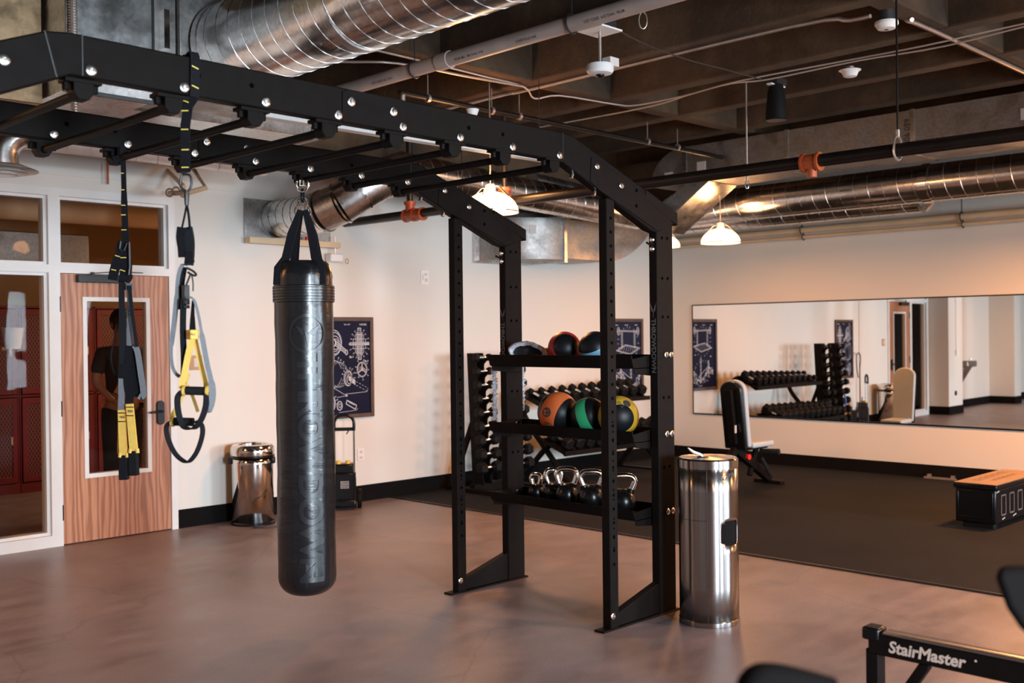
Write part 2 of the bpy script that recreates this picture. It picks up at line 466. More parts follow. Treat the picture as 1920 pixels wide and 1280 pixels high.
# window wall behind the camera: piers between five tall windows
WIN = [(-1.4, .2), (.75, 1.75), (3.3, 4.5), (5.4, 6.6), (7.2, 8.7)]
mb = MB(); last = X0
for a, b_ in WIN:
    mb.box(last, a, Y0-.2, Y0, 0, 3.95); mb.box(a, b_, Y0-.2, Y0, 0, .55); mb.box(a, b_, Y0-.2, Y0, 2.5, 3.95); last = b_
mb.box(last, 11.2, Y0-.2, Y0, 0, 3.95)
mb.build('wall_front', M['wall'], kind='structure')
for i, (a, b_) in enumerate(WIN):
    w = empty('window_%d' % (i+4), (0,0,0), kind='structure')
    f = MB(); f.box(a, a+.05, Y0-.14, Y0-.06, .55, 2.5); f.box(b_-.05, b_, Y0-.14, Y0-.06, .55, 2.5); f.box(a, b_, Y0-.14, Y0-.06, .55, .6); f.box(a, b_, Y0-.14, Y0-.06, 2.45, 2.5)
    f.box((a+b_)/2-.02, (a+b_)/2+.02, Y0-.13, Y0-.07, .55, 2.5)
    f.build('window_frame', M['trim_white'], w)

# baseboards (black rubber cove)
def bb(name, x0, x1, y0, y1): return MB().box(x0, x1, y0, y1, 0, .15).build(name, M['matt_black'], kind='structure', bevel=.004)
bb('baseboard_left', 4.09, xw(YA)-.005, YA-.012, YA)
mb = MB(); mb.prism([(xw(YA)-.014, YA-.012), (xw(YA), YA-.012), (xw(Y0), Y0), (xw(Y0)-.014, Y0)], .0, .145, 'z')
mb.build('baseboard_right', M['matt_black'], kind='structure')
mb = MB(); mb.box(1.608, 2.312, 7.588, 7.60, 0, .15); mb.box(2.30, 2.312, 7.60, YA, 0, .15); mb.box(1.608, 1.62, 7.60, 8.12, 0, .15)
mb.box(-1.35, 1.62, 8.108, 8.12, 0, .15); mb.box(-1.35, -1.338, 7.62, 8.12, 0, .15); mb.box(-1.762, -1.338, 7.608, 7.62, 0, .15); mb.box(X0, -1.75, 7.968, 7.98, 0, .15)
mb.build('baseboard_recess', M['matt_black'], kind='structure')

# waffle ceiling: ribs every 0.914 m one way, every third one the other way
mb = MB(); mb.box(X0-.2, 12.5, Y0-.2, 12.2, CZ+.46, CZ+.6)
k = -11
while True:
    x = 5.72 + .914*k
    if x > 10.6: break
    mb.box(x, x+.15, Y0-.2, 8.2, CZ, CZ+.47); k += 1
mb.build('ceiling', M['concrete'], kind='structure', bevel=.012)
mb = MB()
for j in range(-4, 1):
    y = 5.50 + 2.743*j; mb.box(X0-.2, 11.0, y, y+.15, CZ+.003, CZ+.468)
mb.build('ceiling_crossbeams', M['concrete'], kind='structure', bevel=.012)
# concrete edge beams over both walls
mb = MB(); mb.box(4.0, 10.9, 7.70, YA+.1, 3.08, CZ+.4)
mb.box(X0, 4.0, 7.80, YA+.1, 3.08, CZ+.4)
mb.build('trim_2', M['concrete'], kind='structure', bevel=.01)
mb = MB(); mb.box(4.10, 9.0, YA-.008, YA, 2.76, 2.775); mb.box(2.3, 4.1, YA-.008, YA, 2.76, 2.775); mb.build('trim_3', M['wall'], kind='structure')

# ------------------------------------------------------------------ door, side light and transoms
def white_frame():
    mb = MB(); y0, y1 = YA-.018, YA+.16
    mb.box(4.03, 4.083, y0, y1, 0, 2.605)            # right jamb
    mb.box(3.082, 3.165, y0, y1, 0, 2.605)           # post between door and side light
    mb.box(2.34, 2.42, y0, y1, 0, 2.605)
    mb.box(2.34, 4.083, y0, y1, 2.605, 2.665)        # head
    mb.box(3.165, 4.03, y0, y1, 2.033, 2.092)        # transom bars
    mb.box(2.42, 3.082, y0, y1, 2.033, 2.092)
    mb.box(2.42, 3.082, y0, y1, 0, .085)             # sill
    return mb
white_frame().build('trim_4', M['trim_white'], kind='structure')
def glazed(name, x0, x1, z0, z1):
    w = empty(name, (0,0,0), kind='structure')
    f = MB(); s = .022; y0, y1 = YA+.02, YA+.11
    f.box(x0, x0+s, y0, y1, z0, z1); f.box(x1-s, x1, y0, y1, z0, z1); f.box(x0+s, x1-s, y0, y1, z0, z0+s); f.box(x0+s, x1-s, y0, y1, z1-s, z1)
    f.build('glazing_bead', M['trim_white'], w)
    MB().box(x0+.01, x1-.01, YA+.062, YA+.068, z0+.01, z1-.01).build('glass_pane', M['glass'], w)
glazed('window_1', 2.42, 3.082, 2.092, 2.605)
glazed('window_2', 3.165, 4.03, 2.092, 2.605)
glazed('window_3', 2.42, 3.082, .085, 2.033)

d = empty('door_1', (3.60, YA, 0), kind='structure')
LX0, LX1, LZ0, LZ1 = 3.345, 3.855, .495, 1.845
mb = MB(); ya, yb = YA-.004, YA+.04
mb.box(3.168, LX0, ya, yb, .008, 2.03); mb.box(LX1, 4.027, ya, yb, .008, 2.03); mb.box(LX0, LX1, ya, yb, .008, LZ0); mb.box(LX0, LX1, ya, yb, LZ1, 2.03)
mb.build('door_leaf', M['oak'], d)
mb = MB(); s = .032; a0, a1, b0, b1 = LX0-.012, LX1+.012, LZ0-.012, LZ1+.012; y0, y1 = YA-.014, YA+.05
mb.box(a0, a0+s, y0, y1, b0, b1); mb.box(a1-s, a1, y0, y1, b0, b1); mb.box(a0+s, a1-s, y0, y1, b0, b0+s); mb.box(a0+s, a1-s, y0, y1, b1-s, b1)
mb.build('vision_frame', M['trim_white'], d, label='white metal frame around the door glass')
MB().box(LX0+.01, LX1-.01, YA+.018, YA+.024, LZ0+.01, LZ1-.01).build('glass_pane', M['glass'], d)
for z in (1.80, 1.02, .245): MB().cyl((3.163, YA-.010, z-.058), (3.163, YA-.010, z+.058), .009, 10).build('hinge', M['black_plastic'], d)
h = MB().prism([(3.945+.032*cos(t)*1.0, .945+(.066 if sin(t) > 0 else -.066)*1+.03*sin(t)) for t in [i*PI/10 for i in range(20)]], YA-.022, YA-.004).build('lock_plate', M['black_plastic'], d, bevel=.003)
mb = MB(); mb.cyl((3.945, YA-.02, .955), (3.945, YA-.058, .955), .011); mb.tube([(3.945, YA-.055, .955), (3.90, YA-.058, .955), (3.835, YA-.058, .952)], [.010, .009, .008], 10)
mb.build('lever_handle', M['black_plastic'], h)
c = MB().box(3.285, 3.615, YA-.055, YA-.004, 1.965, 2.024).build('door_closer', M['black_plastic'], d, bevel=.004)
mb = MB(); mb.bar((3.40, YA-.045, 2.036), (3.58, YA-.12, 2.05), .018, .006); mb.bar((3.58, YA-.12, 2.05), (3.80, YA-.03, 2.052), .016, .006); mb.cyl((3.40, YA-.045, 2.02), (3.40, YA-.045, 2.045), .012)
mb.build('closer_arm', M['black_plastic'], c)

# ------------------------------------------------------------------ locker room behind the glass
MB().box(-1, 8.0, 11.75, 11.9, 0, 3.95).build('wall_locker_room_back', M['wall_yellow'], kind='structure')
mb = MB(); mb.box(1.9, 2.02, YA+.16, 11.8, 0, 3.4); mb.box(7.4, 7.52, YA+.16, 11.8, 0, 3.4); mb.build('wall_locker_room_sides', M['wall_yellow'], kind='structure')
MB().box(1.9, 7.5, YA+.16, 11.9, 3.1, 3.2).build('ceiling_locker_room', M['concrete'], kind='structure')
def make_locker():
    r = empty('locker', (0,0,0), 'tall maroon locker with wire mesh doors behind the door glass', 'locker', 'maroon lockers in the back room')
    mb = MB(); mb.box(-.19, .19, 0, .45, 0, .10); mb.box(-.19, -.175, 0, .45, .1, 1.88); mb.box(.175, .19, 0, .45, .1, 1.88); mb.box(-.19, .19, 0, .45, 1.86, 1.88)
    mb.box(-.19, .19, .43, .45, .1, 1.88); mb.box(-.19, .19, 0, .45, .965, .985); mb.build('body', M['maroon'], r, bevel=.003)
    for z0, z1 in ((.11, .955), (.995, 1.85)):
        f = MB(); f.box(-.168, -.120, -.012, .004, z0, z1); f.box(.120, .168, -.012, .004, z0, z1); f.box(-.12, .12, -.012, .004, z0, z0+.06); f.box(-.12, .12, -.012, .004, z1-.06, z1)
        dd = f.build('door', M['maroon'], r, bevel=.002)
        MB().box(-.12, .12, -.004, .002, z0+.06, z1-.06).build('mesh_panel', M['locker_mesh'], dd)
        MB().box(.10, .118, -.022, -.01, (z0+z1)/2-.04, (z0+z1)/2+.04).build('latch', M['chrome'], dd)
    return r
lk = make_locker(); lk.location = (3.0, 11.0, 0)
for i in range(1, 9):
    c = copy_tree(lk); c.location = (3.0+.385*i, 11.0, 0)
thing(MB().lathe([(.075, 0), (.105, .19), (.108, .2)], (3.80, 10.72, 1.455), 20), 'tapered_shape', M['white_plastic'], 'small white tapered shape on a bracket before the lockers', 'bin')  # white tapered solid standing in for an unidentified shape behind the glass
mb = MB(); mb.tube([(3.72, 10.72, 1.66), (3.735, 10.72, 1.45)], .012, 8); mb.box(3.70, 3.74, 10.71, 11.0, 1.44, 1.47)
thing(mb, 'wall_bracket', M['chrome'], 'pale bar and bracket beside the white tapered shape in the locker room', 'bracket')

# person standing behind the door glass
def person():
    r = empty('person', (4.11, 9.0, 0), 'person in charcoal t-shirt and dark trousers standing behind the door glass, hand on hip', 'person')
    def skin(name, chains, mat, root=0):
        me = bpy.data.meshes.new(name); vs = []; es = []; rad = []
        for ch in chains:
            prev = ch[0] if isinstance(ch[0], int) else None
            for it in ch:
                if isinstance(it, int): prev = it; continue
                vs.append(Vector(it[0]) - Vector((4.11, 9.0, 0))); rad.append(it[1]); i = len(vs)-1
                if prev is not None: es.append((prev, i))
                prev = i
        me.from_pydata(vs, es, []); ob = bpy.data.objects.new(name, me); COL.objects.link(ob); ob.parent = r; ORG[ob.name] = Vector((4.11,9,0))
        sk = ob.modifiers.new('skin', 'SKIN'); ob.modifiers.new('sub', 'SUBSURF').levels = 1; ob.modifiers['sub'].render_levels = 2
        for i, q in enumerate(rad):
            sv = me.skin_vertices[0].data[i]; sv.radius = (q, q) if not isinstance(q, tuple) else q; sv.use_root = (i == root)
        sk.use_smooth_shade = True
        me.materials.append(mat); return ob
    x, y = 4.11, 9.0
    # body: pelvis root, spine to head, arms, legs
    P = [((x,y,.98),(.13,.10)),((x,y,1.12),(.125,.09)),((x,y,1.28),(.145,.10)),((x,y,1.42),(.12,.08)),((x,y,1.50),(.055,.055)),((x,y-.01,1.58),(.068,.078)),((x,y-.01,1.68),(.073,.088)),((x,y-.01,1.75),(.05,.06))]
    armL = [3, ((x-.17,y,1.41),.055), ((x-.245,y-.02,1.17),.040), ((x-.16,y-.13,1.02),.028), ((x-.12,y-.15,1.005),.024)]
    armR = [3, ((x+.17,y,1.41),.055), ((x+.225,y-.01,1.14),.040), ((x+.24,y-.05,.90),.028), ((x+.24,y-.06,.83),.024)]
    legL = [0, ((x-.09,y,.90),.095), ((x-.10,y-.01,.50),.065), ((x-.10,y+.02,.10),.042), ((x-.10,y-.10,.04),.040)]
    legR = [0, ((x+.09,y,.90),.095), ((x+.10,y-.01,.50),.065), ((x+.10,y+.02,.10),.042), ((x+.11,y-.10,.04),.040)]
    skin('body', [P, armL, armR, legL, legR], M['skin'])
    # shirt over the torso and upper arms
    Sh = [((x,y,1.0),(.150,.118)),((x,y,1.14),(.143,.108)),((x,y,1.29),(.162,.118)),((x,y,1.42),(.135,.095)),((x,y,1.475),(.07,.066))]
    skin('t_shirt', [Sh, [3, ((x-.17,y,1.415),.070), ((x-.235,y-.015,1.22),.062)], [3, ((x+.17,y,1.415),.070), ((x+.222,y-.008,1.20),.062)]], M['shirt'])
    Tr = [((x,y,.99),(.142,.112)),((x-.09,y,.89),.105),((x-.10,y-.01,.50),.080),((x-.10,y+.02,.09),.062)]
    skin('trousers', [Tr, [0, ((x+.09,y,.89),.105),((x+.10,y-.01,.50),.080),((x+.10,y+.02,.09),.062)]], M['trousers'])
    # hand on the hip: palm with five fingers
    hx, hy, hz = x-.105, y-.155, 1.00
    mb = MB(); mb.sphere((hx, hy, hz), .038, 12, 8, 1.1, .5, 1.0)
    for i, (dx, dz, L) in enumerate([(.028,.022,.055),(.034,.006,.062),(.034,-.010,.058),(.028,-.026,.046)]):
        mb.tube([(hx+dx*.6, hy-.005, hz+dz), (hx+dx+L*.5, hy-.018, hz+dz*1.1), (hx+dx+L*.85, hy-.005, hz+dz*1.2)], [.0095,.0085,.007], 8)
    mb.tube([(hx-.01, hy-.01, hz+.03), (hx+.005, hy-.022, hz+.055), (hx+.03, hy-.02, hz+.065)], [.011,.0095,.008], 8)
    mb.build('hand', M['skin'], r)
    hx, hy, hz = x+.24, y-.07, .79
    mb = MB(); mb.sphere((hx, hy, hz), .038, 12, 8, .5, 1.0, 1.15)
    for i, (dy, L) in enumerate([(-.026,.06),(-.009,.068),(.008,.063),(.024,.05)]):
        mb.tube([(hx, hy+dy, hz-.02), (hx-.006, hy+dy*1.1, hz-.02-L*.6), (hx-.018, hy+dy*1.1, hz-.02-L)], [.0095,.0085,.007], 8)
    mb.tube([(hx, hy-.03, hz+.01), (hx-.01, hy-.055, hz-.02), (hx-.015, hy-.058, hz-.045)], [.011,.0095,.008], 8)
    mb.build('hand', M['skin'], r)
    # face and hair
    mb = MB(); mb.sphere((x, y+.01, 1.70), .098, 20, 12, .93, 1.02, 1.12); mb.build('hair', M['hair'], r)
    mb = MB(); mb.sphere((x, y-.035, 1.655), .078, 18, 12, .88, .9, 1.2); mb.tube([(x, y-.10, 1.67), (x, y-.122, 1.64), (x, y-.10, 1.632)], [.008,.014,.010], 8)
    for s in (-1, 1): mb.sphere((x+s*.085, y-.005, 1.655), .022, 8, 6, .4, .8, 1.3)
    mb.build('face', M['skin'], r)
    mb = MB()
    for s in (-1, 1): mb.sphere((x+s*.03, y-.098, 1.672), .010, 8, 6)
    mb.build('eyes', M['hair'], r)
    MB().tube([(x-.024, y-.1, 1.605), (x, y-.107, 1.603), (x+.024, y-.1, 1.605)], .006, 6).build('mouth', M['red_plastic'], r)
    mb = MB()
    for s in (-1, 1): mb.prism([(x+s*.105-.045, y+.06), (x+s*.105+.045, y+.06), (x+s*.105+.05, y-.15), (x+s*.105, y-.20), (x+s*.105-.05, y-.15)], 0, .07, 'z')
    mb.build('shoes', M['black_plastic'], r, bevel=.02)
person()
mb = MB(); mb.cbox((4.04, 8.80, 1.115), (.13, .015, .15), Matrix.Rotation(.5, 3, 'Y'))
thing(mb, 'notebook', M['tan_card'], 'tan notebook held at the hip by the person behind the glass', 'notebook')

# pipes and duct of the back room seen through the transoms
thing(MB().tube([(1.95, 9.9, 2.75), (7.45, 9.9, 2.75)], .13, 20), 'ceiling_duct', M['tan_pipe'], 'tan duct under the locker room ceiling seen through the transoms', 'duct')
thing(MB().tube([(1.95, 9.2, 2.9), (7.45, 9.5, 2.9)], .04, 12), 'ceiling_pipe', M['black_pipe'], 'dark pipe under the locker room ceiling seen through the transoms', 'pipe')
mb = MB(); mb.box(3.4, 4.35, 10.2, 10.9, 2.25, 2.55)
thing(mb, 'air_handler', M['galv_matt'], 'box-shaped metal air unit hanging in the locker room above the lockers', 'air unit', bevel=.01)

# ------------------------------------------------------------------ text helper
def text_mesh(s, size, shear=0, bold=0, spacing=1.0, extrude=0.0, slices=0):
    cu = bpy.data.curves.new('writing', 'FONT'); cu.body = s; cu.size = size; cu.align_x = 'CENTER'; cu.align_y = 'CENTER'
    cu.shear = shear; cu.offset = bold; cu.space_character = spacing; cu.resolution_u = 3; cu.extrude = extrude
    ob = bpy.data.objects.new('writing_tmp', cu); COL.objects.link(ob)
    dg = bpy.context.evaluated_depsgraph_get()
    me = bpy.data.meshes.new_from_object(ob.evaluated_get(dg))
    bpy.data.objects.remove(ob); bpy.data.curves.remove(cu)
    if slices:                       # cut finely so that the print can follow a round surface
        bm = bmesh.new(); bm.from_mesh(me); h = size*.6; y = -h
        while y < h:
            bmesh.ops.bisect_plane(bm, geom=bm.verts[:]+bm.edges[:]+bm.faces[:], plane_co=(0, y, 0), plane_no=(0, 1, 0)); y += slices
        bm.to_mesh(me); bm.free()
    vs = [v.co.copy() for v in me.vertices]; fs = [tuple(p.vertices) for p in me.polygons]
    bpy.data.meshes.remove(me)
    return vs, fs
def put_text(mb, s, size, fn, **k):
    vs, fs = text_mesh(s, size, **k)
    mb.add([fn(v.x, v.y) for v in vs], fs); return mb
def flat_obj(mb, name, mat, parent):
    """thin print on a surface, normals kept as built"""
    return mb.build(name, mat, parent)

# ------------------------------------------------------------------ posters
def strip(mb, p, q, w, y, dep=.0012):
    (x0, z0), (x1, z1) = p, q; L = math.hypot(x1-x0, z1-z0)
    if L < 1e-6: return
    nx, nz = -(z1-z0)/L*w/2, (x1-x0)/L*w/2
    mb.add([(x0+nx, y, z0+nz), (x1+nx, y, z1+nz), (x1-nx, y, z1-nz), (x0-nx, y, z0-nz)], [(0,1,2,3)])
def arc(mb, cx, cz, rx, rz, y, w=.003, a0=0, a1=360, rot=0, n=36, dash=False):
    pts = []
    for i in range(n+1):
        a = math.radians(a0+(a1-a0)*i/n); u, v = rx*cos(a), rz*sin(a)
        pts.append((cx+u*cos(rot)-v*sin(rot), cz+u*sin(rot)+v*cos(rot)))
    for i in range(n):
        if dash and i % 3 == 2: continue
        strip(mb, pts[i], pts[i+1], w, y)
def polyl(mb, pts, y, w=.003, closed=False, dash=False):
    P = pts+[pts[0]] if closed else pts
    for a, b in zip(P[:-1], P[1:]):
        if dash:
            n = max(2, int(math.dist(a, b)/.018))
            for i in range(n):
                if i % 2: continue
                strip(mb, (a[0]+(b[0]-a[0])*i/n, a[1]+(b[1]-a[1])*i/n), (a[0]+(b[0]-a[0])*(i+1)/n, a[1]+(b[1]-a[1])*(i+1)/n), w, y)
        else: strip(mb, a, b, w, y)
def ticks(mb, cx, cz, rx, rz, y, n, L=.02, a0=0, a1=360, seed=1):
    rn = random.Random(seed)
    for i in range(n):
        a = math.radians(a0+(a1-a0)*i/n + rn.uniform(-5, 5)); u = (cos(a), sin(a)); k = L*rn.uniform(.6, 1.3)
        p = (cx+rx*u[0], cz+rz*u[1]); q = (p[0]+u[0]*k, p[1]+u[1]*k)
        strip(mb, p, q, .0018, y); arc(mb, q[0]+.005*u[0], q[1]+.004*u[1], .005, .005, y, .0025, n=6)
def poster(x0, x1, z0, z1, label, draw):
    r = empty('poster', ((x0+x1)/2, YA, z0), label, 'poster')
    f = MB(); s = .038; y0, y1 = YA-.030, YA-.002
    f.box(x0, x0+s, y0, y1, z0, z1); f.box(x1-s, x1, y0, y1, z0, z1); f.box(x0+s, x1-s, y0, y1, z0, z0+s); f.box(x0+s, x1-s, y0, y1, z1-s, z1)
    f.build('frame', M['frame_wood'], r, bevel=.003)
    p = MB().box(x0+s, x1-s, YA-.014, YA-.004, z0+s, z1-s).build('print', M['navy'], r)
    mb = MB(); draw(mb, x0+s, x1-s, z0+s, z1-s, YA-.0150)
    mb.build('line_drawing', M['line'], p)
def draw1(mb, x0, x1, z0, z1, y):
    W, H = x1-x0, z1-z0
    X = lambda u: x0+u*W
    Z = lambda v: z0+v*H
    for u, s in ((.14, 'Patent'), (.50, 'Dec. 7, 1937'), (.85, '2,101,203')):
        if u > .8: put_text(mb, '2,101,252', .020, lambda a, b: (X(.86)+a, y, Z(.965)+b), bold=.0006)
        elif u > .4: put_text(mb, 'Dec. 7, 1937', .013, lambda a, b: (X(.52)+a, y, Z(.965)+b), bold=.0004)
        else: put_text(mb, 'Patented', .016, lambda a, b: (X(.14)+a, y, Z(.965)+b), bold=.0004)
    # plate-loaded bar, perspective view
    for k, (rx, rz) in enumerate([(.085, .115), (.072, .098), (.050, .070), (.034, .048)]):
        arc(mb, X(.24)+k*.006, Z(.77)-k*.004, rx, rz, y, .0045)
    arc(mb, X(.12), Z(.80), .075, .11, y, .004, 60, 300)
    for t in (-.02, 0, .02): polyl(mb, [(X(.28), Z(.765)+t), (X(.50), Z(.665)+t*.9)], y, .006)
    arc(mb, X(.50), Z(.665), .014, .022, y, .006); arc(mb, X(.24), Z(.77), .02, .03, y, .010)
    for i in range(14): a = i*.449; strip(mb, (X(.24)+.075*cos(a), Z(.77)+.10*sin(a)), (X(.24)+.082*cos(a), Z(.77)+.112*sin(a)), .003, y)
    # cross section with hatching
    cx, cz = X(.78), Z(.755)
    for w, h in ((.020, .130), (.045, .085), (.070, .045), (.030, .105)):
        polyl(mb, [(cx-w, cz-h), (cx+w, cz-h), (cx+w, cz+h), (cx-w, cz+h)], y, .0035, True)
    for i in range(26):
        t = -.085+.0068*i; strip(mb, (cx-.030, cz+t-.02), (cx+.030, cz+t+.02), .0025, y)
    polyl(mb, [(cx-.11, cz-.010), (cx+.11, cz-.010), (cx+.11, cz+.012), (cx-.11, cz+.012)], y, .005, True); strip(mb, (cx-.12, cz), (cx+.11, cz), .007, y)
    for s in (-1, 1): polyl(mb, [(cx-.018, cz+s*.09), (cx+.018, cz+s*.09), (cx+.018, cz+s*.145), (cx-.018, cz+s*.145)], y, .006, True)
    ticks(mb, cx, cz, .075, .10, y, 16, .03, seed=3)
    # end view of a hub with three spokes
    cx, cz = X(.83), Z(.475)
    arc(mb, cx, cz, .056, .068, y, .005); arc(mb, cx, cz, .048, .06, y, .002); arc(mb, cx, cz, .010, .012, y, .004)
    for a in (90, 210, 330): a = math.radians(a); strip(mb, (cx, cz), (cx+.05*cos(a), cz+.06*sin(a)), .008, y)
    for i in range(9): t = -.04+.01*i; strip(mb, (cx+t-.014, cz+.02*cos(t*40)+.01), (cx+t+.014, cz+.02*cos(t*40)-.02), .002, y)
    ticks(mb, cx, cz, .056, .068, y, 9, .02, seed=4)
    # large plates, dashed
    cx, cz = X(.26), Z(.44)
    for k in range(4): arc(mb, cx+.026*k-.03, cz-.004*k, .105-.003*k, .125-.004*k, y, .0025, 20 if k < 3 else 0, 340 if k < 3 else 360, dash=(k > 0), n=60)
    for k, (rx, rz) in enumerate([(.046,.070), (.040,.062), (.026,.044)]): arc(mb, X(.53)+k*.006, Z(.385)-k*.003, rx, rz, y, .0045)
    for t in (-.018, -.006, .006, .018): polyl(mb, [(X(.54), Z(.39)+t), (X(.68), Z(.335)+t)], y, .007)
    polyl(mb, [(X(.70), Z(.345)), (X(.95), Z(.27)), (X(.94), Z(.235)), (X(.70), Z(.305))], y, .003, dash=True)
    polyl(mb, [(X(.02), Z(.36)), (X(.44), Z(.215)), (X(.93), Z(.23)), (X(.95), Z(.265))], y, .003)
    ticks(mb, X(.53), Z(.385), .05, .075, y, 7, .02, 0, 180, 5); ticks(mb, cx, cz, .10, .125, y, 6, .02, 40, 150, 6)
    # small parts at the bottom
    arc(mb, X(.16), Z(.125), .050, .075, y, .005); arc(mb, X(.17), Z(.125), .036, .056, y, .003); arc(mb, X(.18), Z(.12), .018, .026, y, .006)
    arc(mb, X(.345), Z(.095), .028, .040, y, .006); arc(mb, X(.35), Z(.095), .013, .019, y, .004)
    polyl(mb, [(X(.50), Z(.150)), (X(.70), Z(.090)), (X(.68), Z(.045)), (X(.48), Z(.110))], y, .006, True); strip(mb, (X(.52), Z(.135)), (X(.66), Z(.09)), .004, y)
    strip(mb, (X(.30), Z(.185)), (X(.50), Z(.20)), .003, y); arc(mb, X(.49), Z(.20), .010, .006, y, .006)
    polyl(mb, [(X(.33), Z(.022)), (X(.70), Z(.036)), (X(.73), Z(.055))], y, .0025)
    ticks(mb, X(.16), Z(.125), .052, .078, y, 8, .018, 0, 170, 8)
    for s, u, v in (('Fig. 2', .60, .615), ('Fig. 3', .92, .565), ('Fig. 4', .18, .02), ('Fig. 1', .12, .60)):
        put_text(mb, s, .021, lambda a, b, u=u, v=v: (X(u)+a, y, Z(v)+b), shear=.35, bold=.0007)
def draw2(mb, x0, x1, z0, z1, y):
    W, H = x1-x0, z1-z0
    X = lambda u: x0+u*W
    Z = lambda v: z0+v*H
    for u, s in ((.16, 'Patented'), (.50, 'Aug. 1937'), (.84, '2,098,41')):
        put_text(mb, s, .015, lambda a, b, u=u: (X(u)+a, y, Z(.955)+b), bold=.0005)
    # weight stand
    for u in (.34, .78):
        for t in (-.010, .010): polyl(mb, [(X(u)+t, Z(.63)), (X(u)+t, Z(.87))], y, .005)
    for t in (-.006, .006): strip(mb, (X(.26), Z(.875)+t), (X(.88), Z(.865)+t), .004, y)
    for u in (.22, .90):
        arc(mb, X(u), Z(.87), .022, .045, y, .006); arc(mb, X(u), Z(.87), .010, .02, y, .005)
    polyl(mb, [(X(.14), Z(.60)), (X(.62), Z(.54)), (X(.98), Z(.63)), (X(.46), Z(.68))], y, .005, True)
    polyl(mb, [(X(.20), Z(.60)), (X(.62), Z(.555)), (X(.90), Z(.63)), (X(.46), Z(.665))], y, .003, True)
    for k in range(9): strip(mb, (X(.22+.08*k), Z(.595-.004*k)), (X(.30+.07*k), Z(.655-.002*k)), .0025, y)
    ticks(mb, X(.56), Z(.70), .17, .17, y, 18, .02, seed=11)
    # exploded lower figure
    for u, v0, v1 in ((.64, .10, .44), (.30, .16, .40)):
        for t in (-.007, .007): strip(mb, (X(u)+t, Z(v0)), (X(u)+t, Z(v1)), .004, y)
        for k in range(7): arc(mb, X(u), Z(v0+(v1-v0)*k/6), .014, .010, y, .003)
    rn = random.Random(5)
    for k in range(46):
        u = rn.uniform(.12, .96); v = .16+.10*sin(u*7)+rn.uniform(-.05, .05)
        a = rn.uniform(0, PI); L = rn.uniform(.01, .03); strip(mb, (X(u)-L*cos(a), Z(v)-L*sin(a)), (X(u)+L*cos(a), Z(v)+L*sin(a)), .004, y)
        if k % 4 == 0: arc(mb, X(u), Z(v), .014, .012, y, .004, n=12)
    for p in ([(X(.20), Z(.28)), (X(.60), Z(.12)), (X(.74), Z(.16)), (X(.34), Z(.31))], [(X(.88), Z(.22)), (X(.96), Z(.08)), (X(.90), Z(.07)), (X(.82), Z(.20))]): polyl(mb, p, y, .005, True)
    ticks(mb, X(.55), Z(.24), .17, .12, y, 22, .022, seed=12)
    for s, u, v in (('Fig. 1', .88, .50), ('Fig. 2', .20, .47)): put_text(mb, s, .018, lambda a, b, u=u, v=v: (X(u)+a, y, Z(v)+b), shear=.35, bold=.0006)
poster(5.455, 6.062, .785, 1.713, 'navy blueprint poster of weight plates, brown frame, behind the hanging bag', draw1)
poster(9.52, 10.135, .785, 1.710, 'navy blueprint poster of a barbell stand, brown frame, near the room corner', draw2)

# switch plates, outlet, thermostat
def plate(name, x, z, w, h, mat, label, cat, marks):
    r = empty(name, (x, YA, z-h/2), label, cat)
    MB().box(x-w/2, x+w/2, YA-.008, YA-.001, z-h/2, z+h/2).build('cover_plate', mat, r, bevel=.002)
    k = MB()
    for (a, b, c, e) in marks: k.box(x+a, x+b, YA-.012, YA-.008, z+c, z+e)
    k.build('toggle', M['paper'] if marks else mat, r)
plate('wall_outlet', 5.915, .436, .075, .115, M['white_plastic'], 'white duplex wall outlet to the right of the upright cart', 'outlet', [(-.015, .015, .012, .040), (-.015, .015, -.040, -.012)])
plate('light_switch', 4.26, 1.335, .11, .12, M['tan_card'], 'orange-brown switch plate beside the wooden door', 'switch', [(-.02, .02, -.035, .035)])
plate('thermostat', 6.715, 2.108, .10, .135, M['white_plastic'], 'small white wall sensor above and left of the steel rig posts', 'thermostat', [(-.03, -.022, -.03, .03), (.0, .03, -.045, -.01), (-.005, .03, .015, .04)])

# ------------------------------------------------------------------ mirror on the right wall
def on_wall(u_y, off, z): return Vector((xw(u_y)-off, u_y, z))
r = empty('wall_mirror', on_wall(4.4, 0, .545), 'wide wall mirror in thin black trim reflecting the door wall and weights', 'mirror')
def wallprism(y0, y1, o0, o1, z0, z1):
    mb = MB(); vs = [on_wall(y, o, z) for z in (z0, z1) for y, o in ((y0, o0), (y1, o0), (y1, o1), (y0, o1))]
    return mb.add(vs, [(0,3,2,1),(4,5,6,7),(0,1,5,4),(1,2,6,5),(2,3,7,6),(3,0,4,7)])
YM = 7.575
wallprism(5.44, YM, .002, .010, .557, 1.862).build('glass_panel', M['mirror'], r)
wallprism(3.30, 5.436, .002, .010, .557, 1.862).build('glass_panel', M['mirror'], r)
wallprism(1.20, 3.296, .002, .010, .557, 1.862).build('glass_panel', M['mirror'], r)
mb = MB()
for a in (wallprism(1.2, YM+.006, .001, .016, .543, .559), wallprism(1.2, YM+.006, .001, .016, 1.860, 1.873), wallprism(YM, YM+.006, .001, .016, .557, 1.862)): mb.add(a.v, a.f)
mb.build('edge_trim', M['black_plastic'], r)

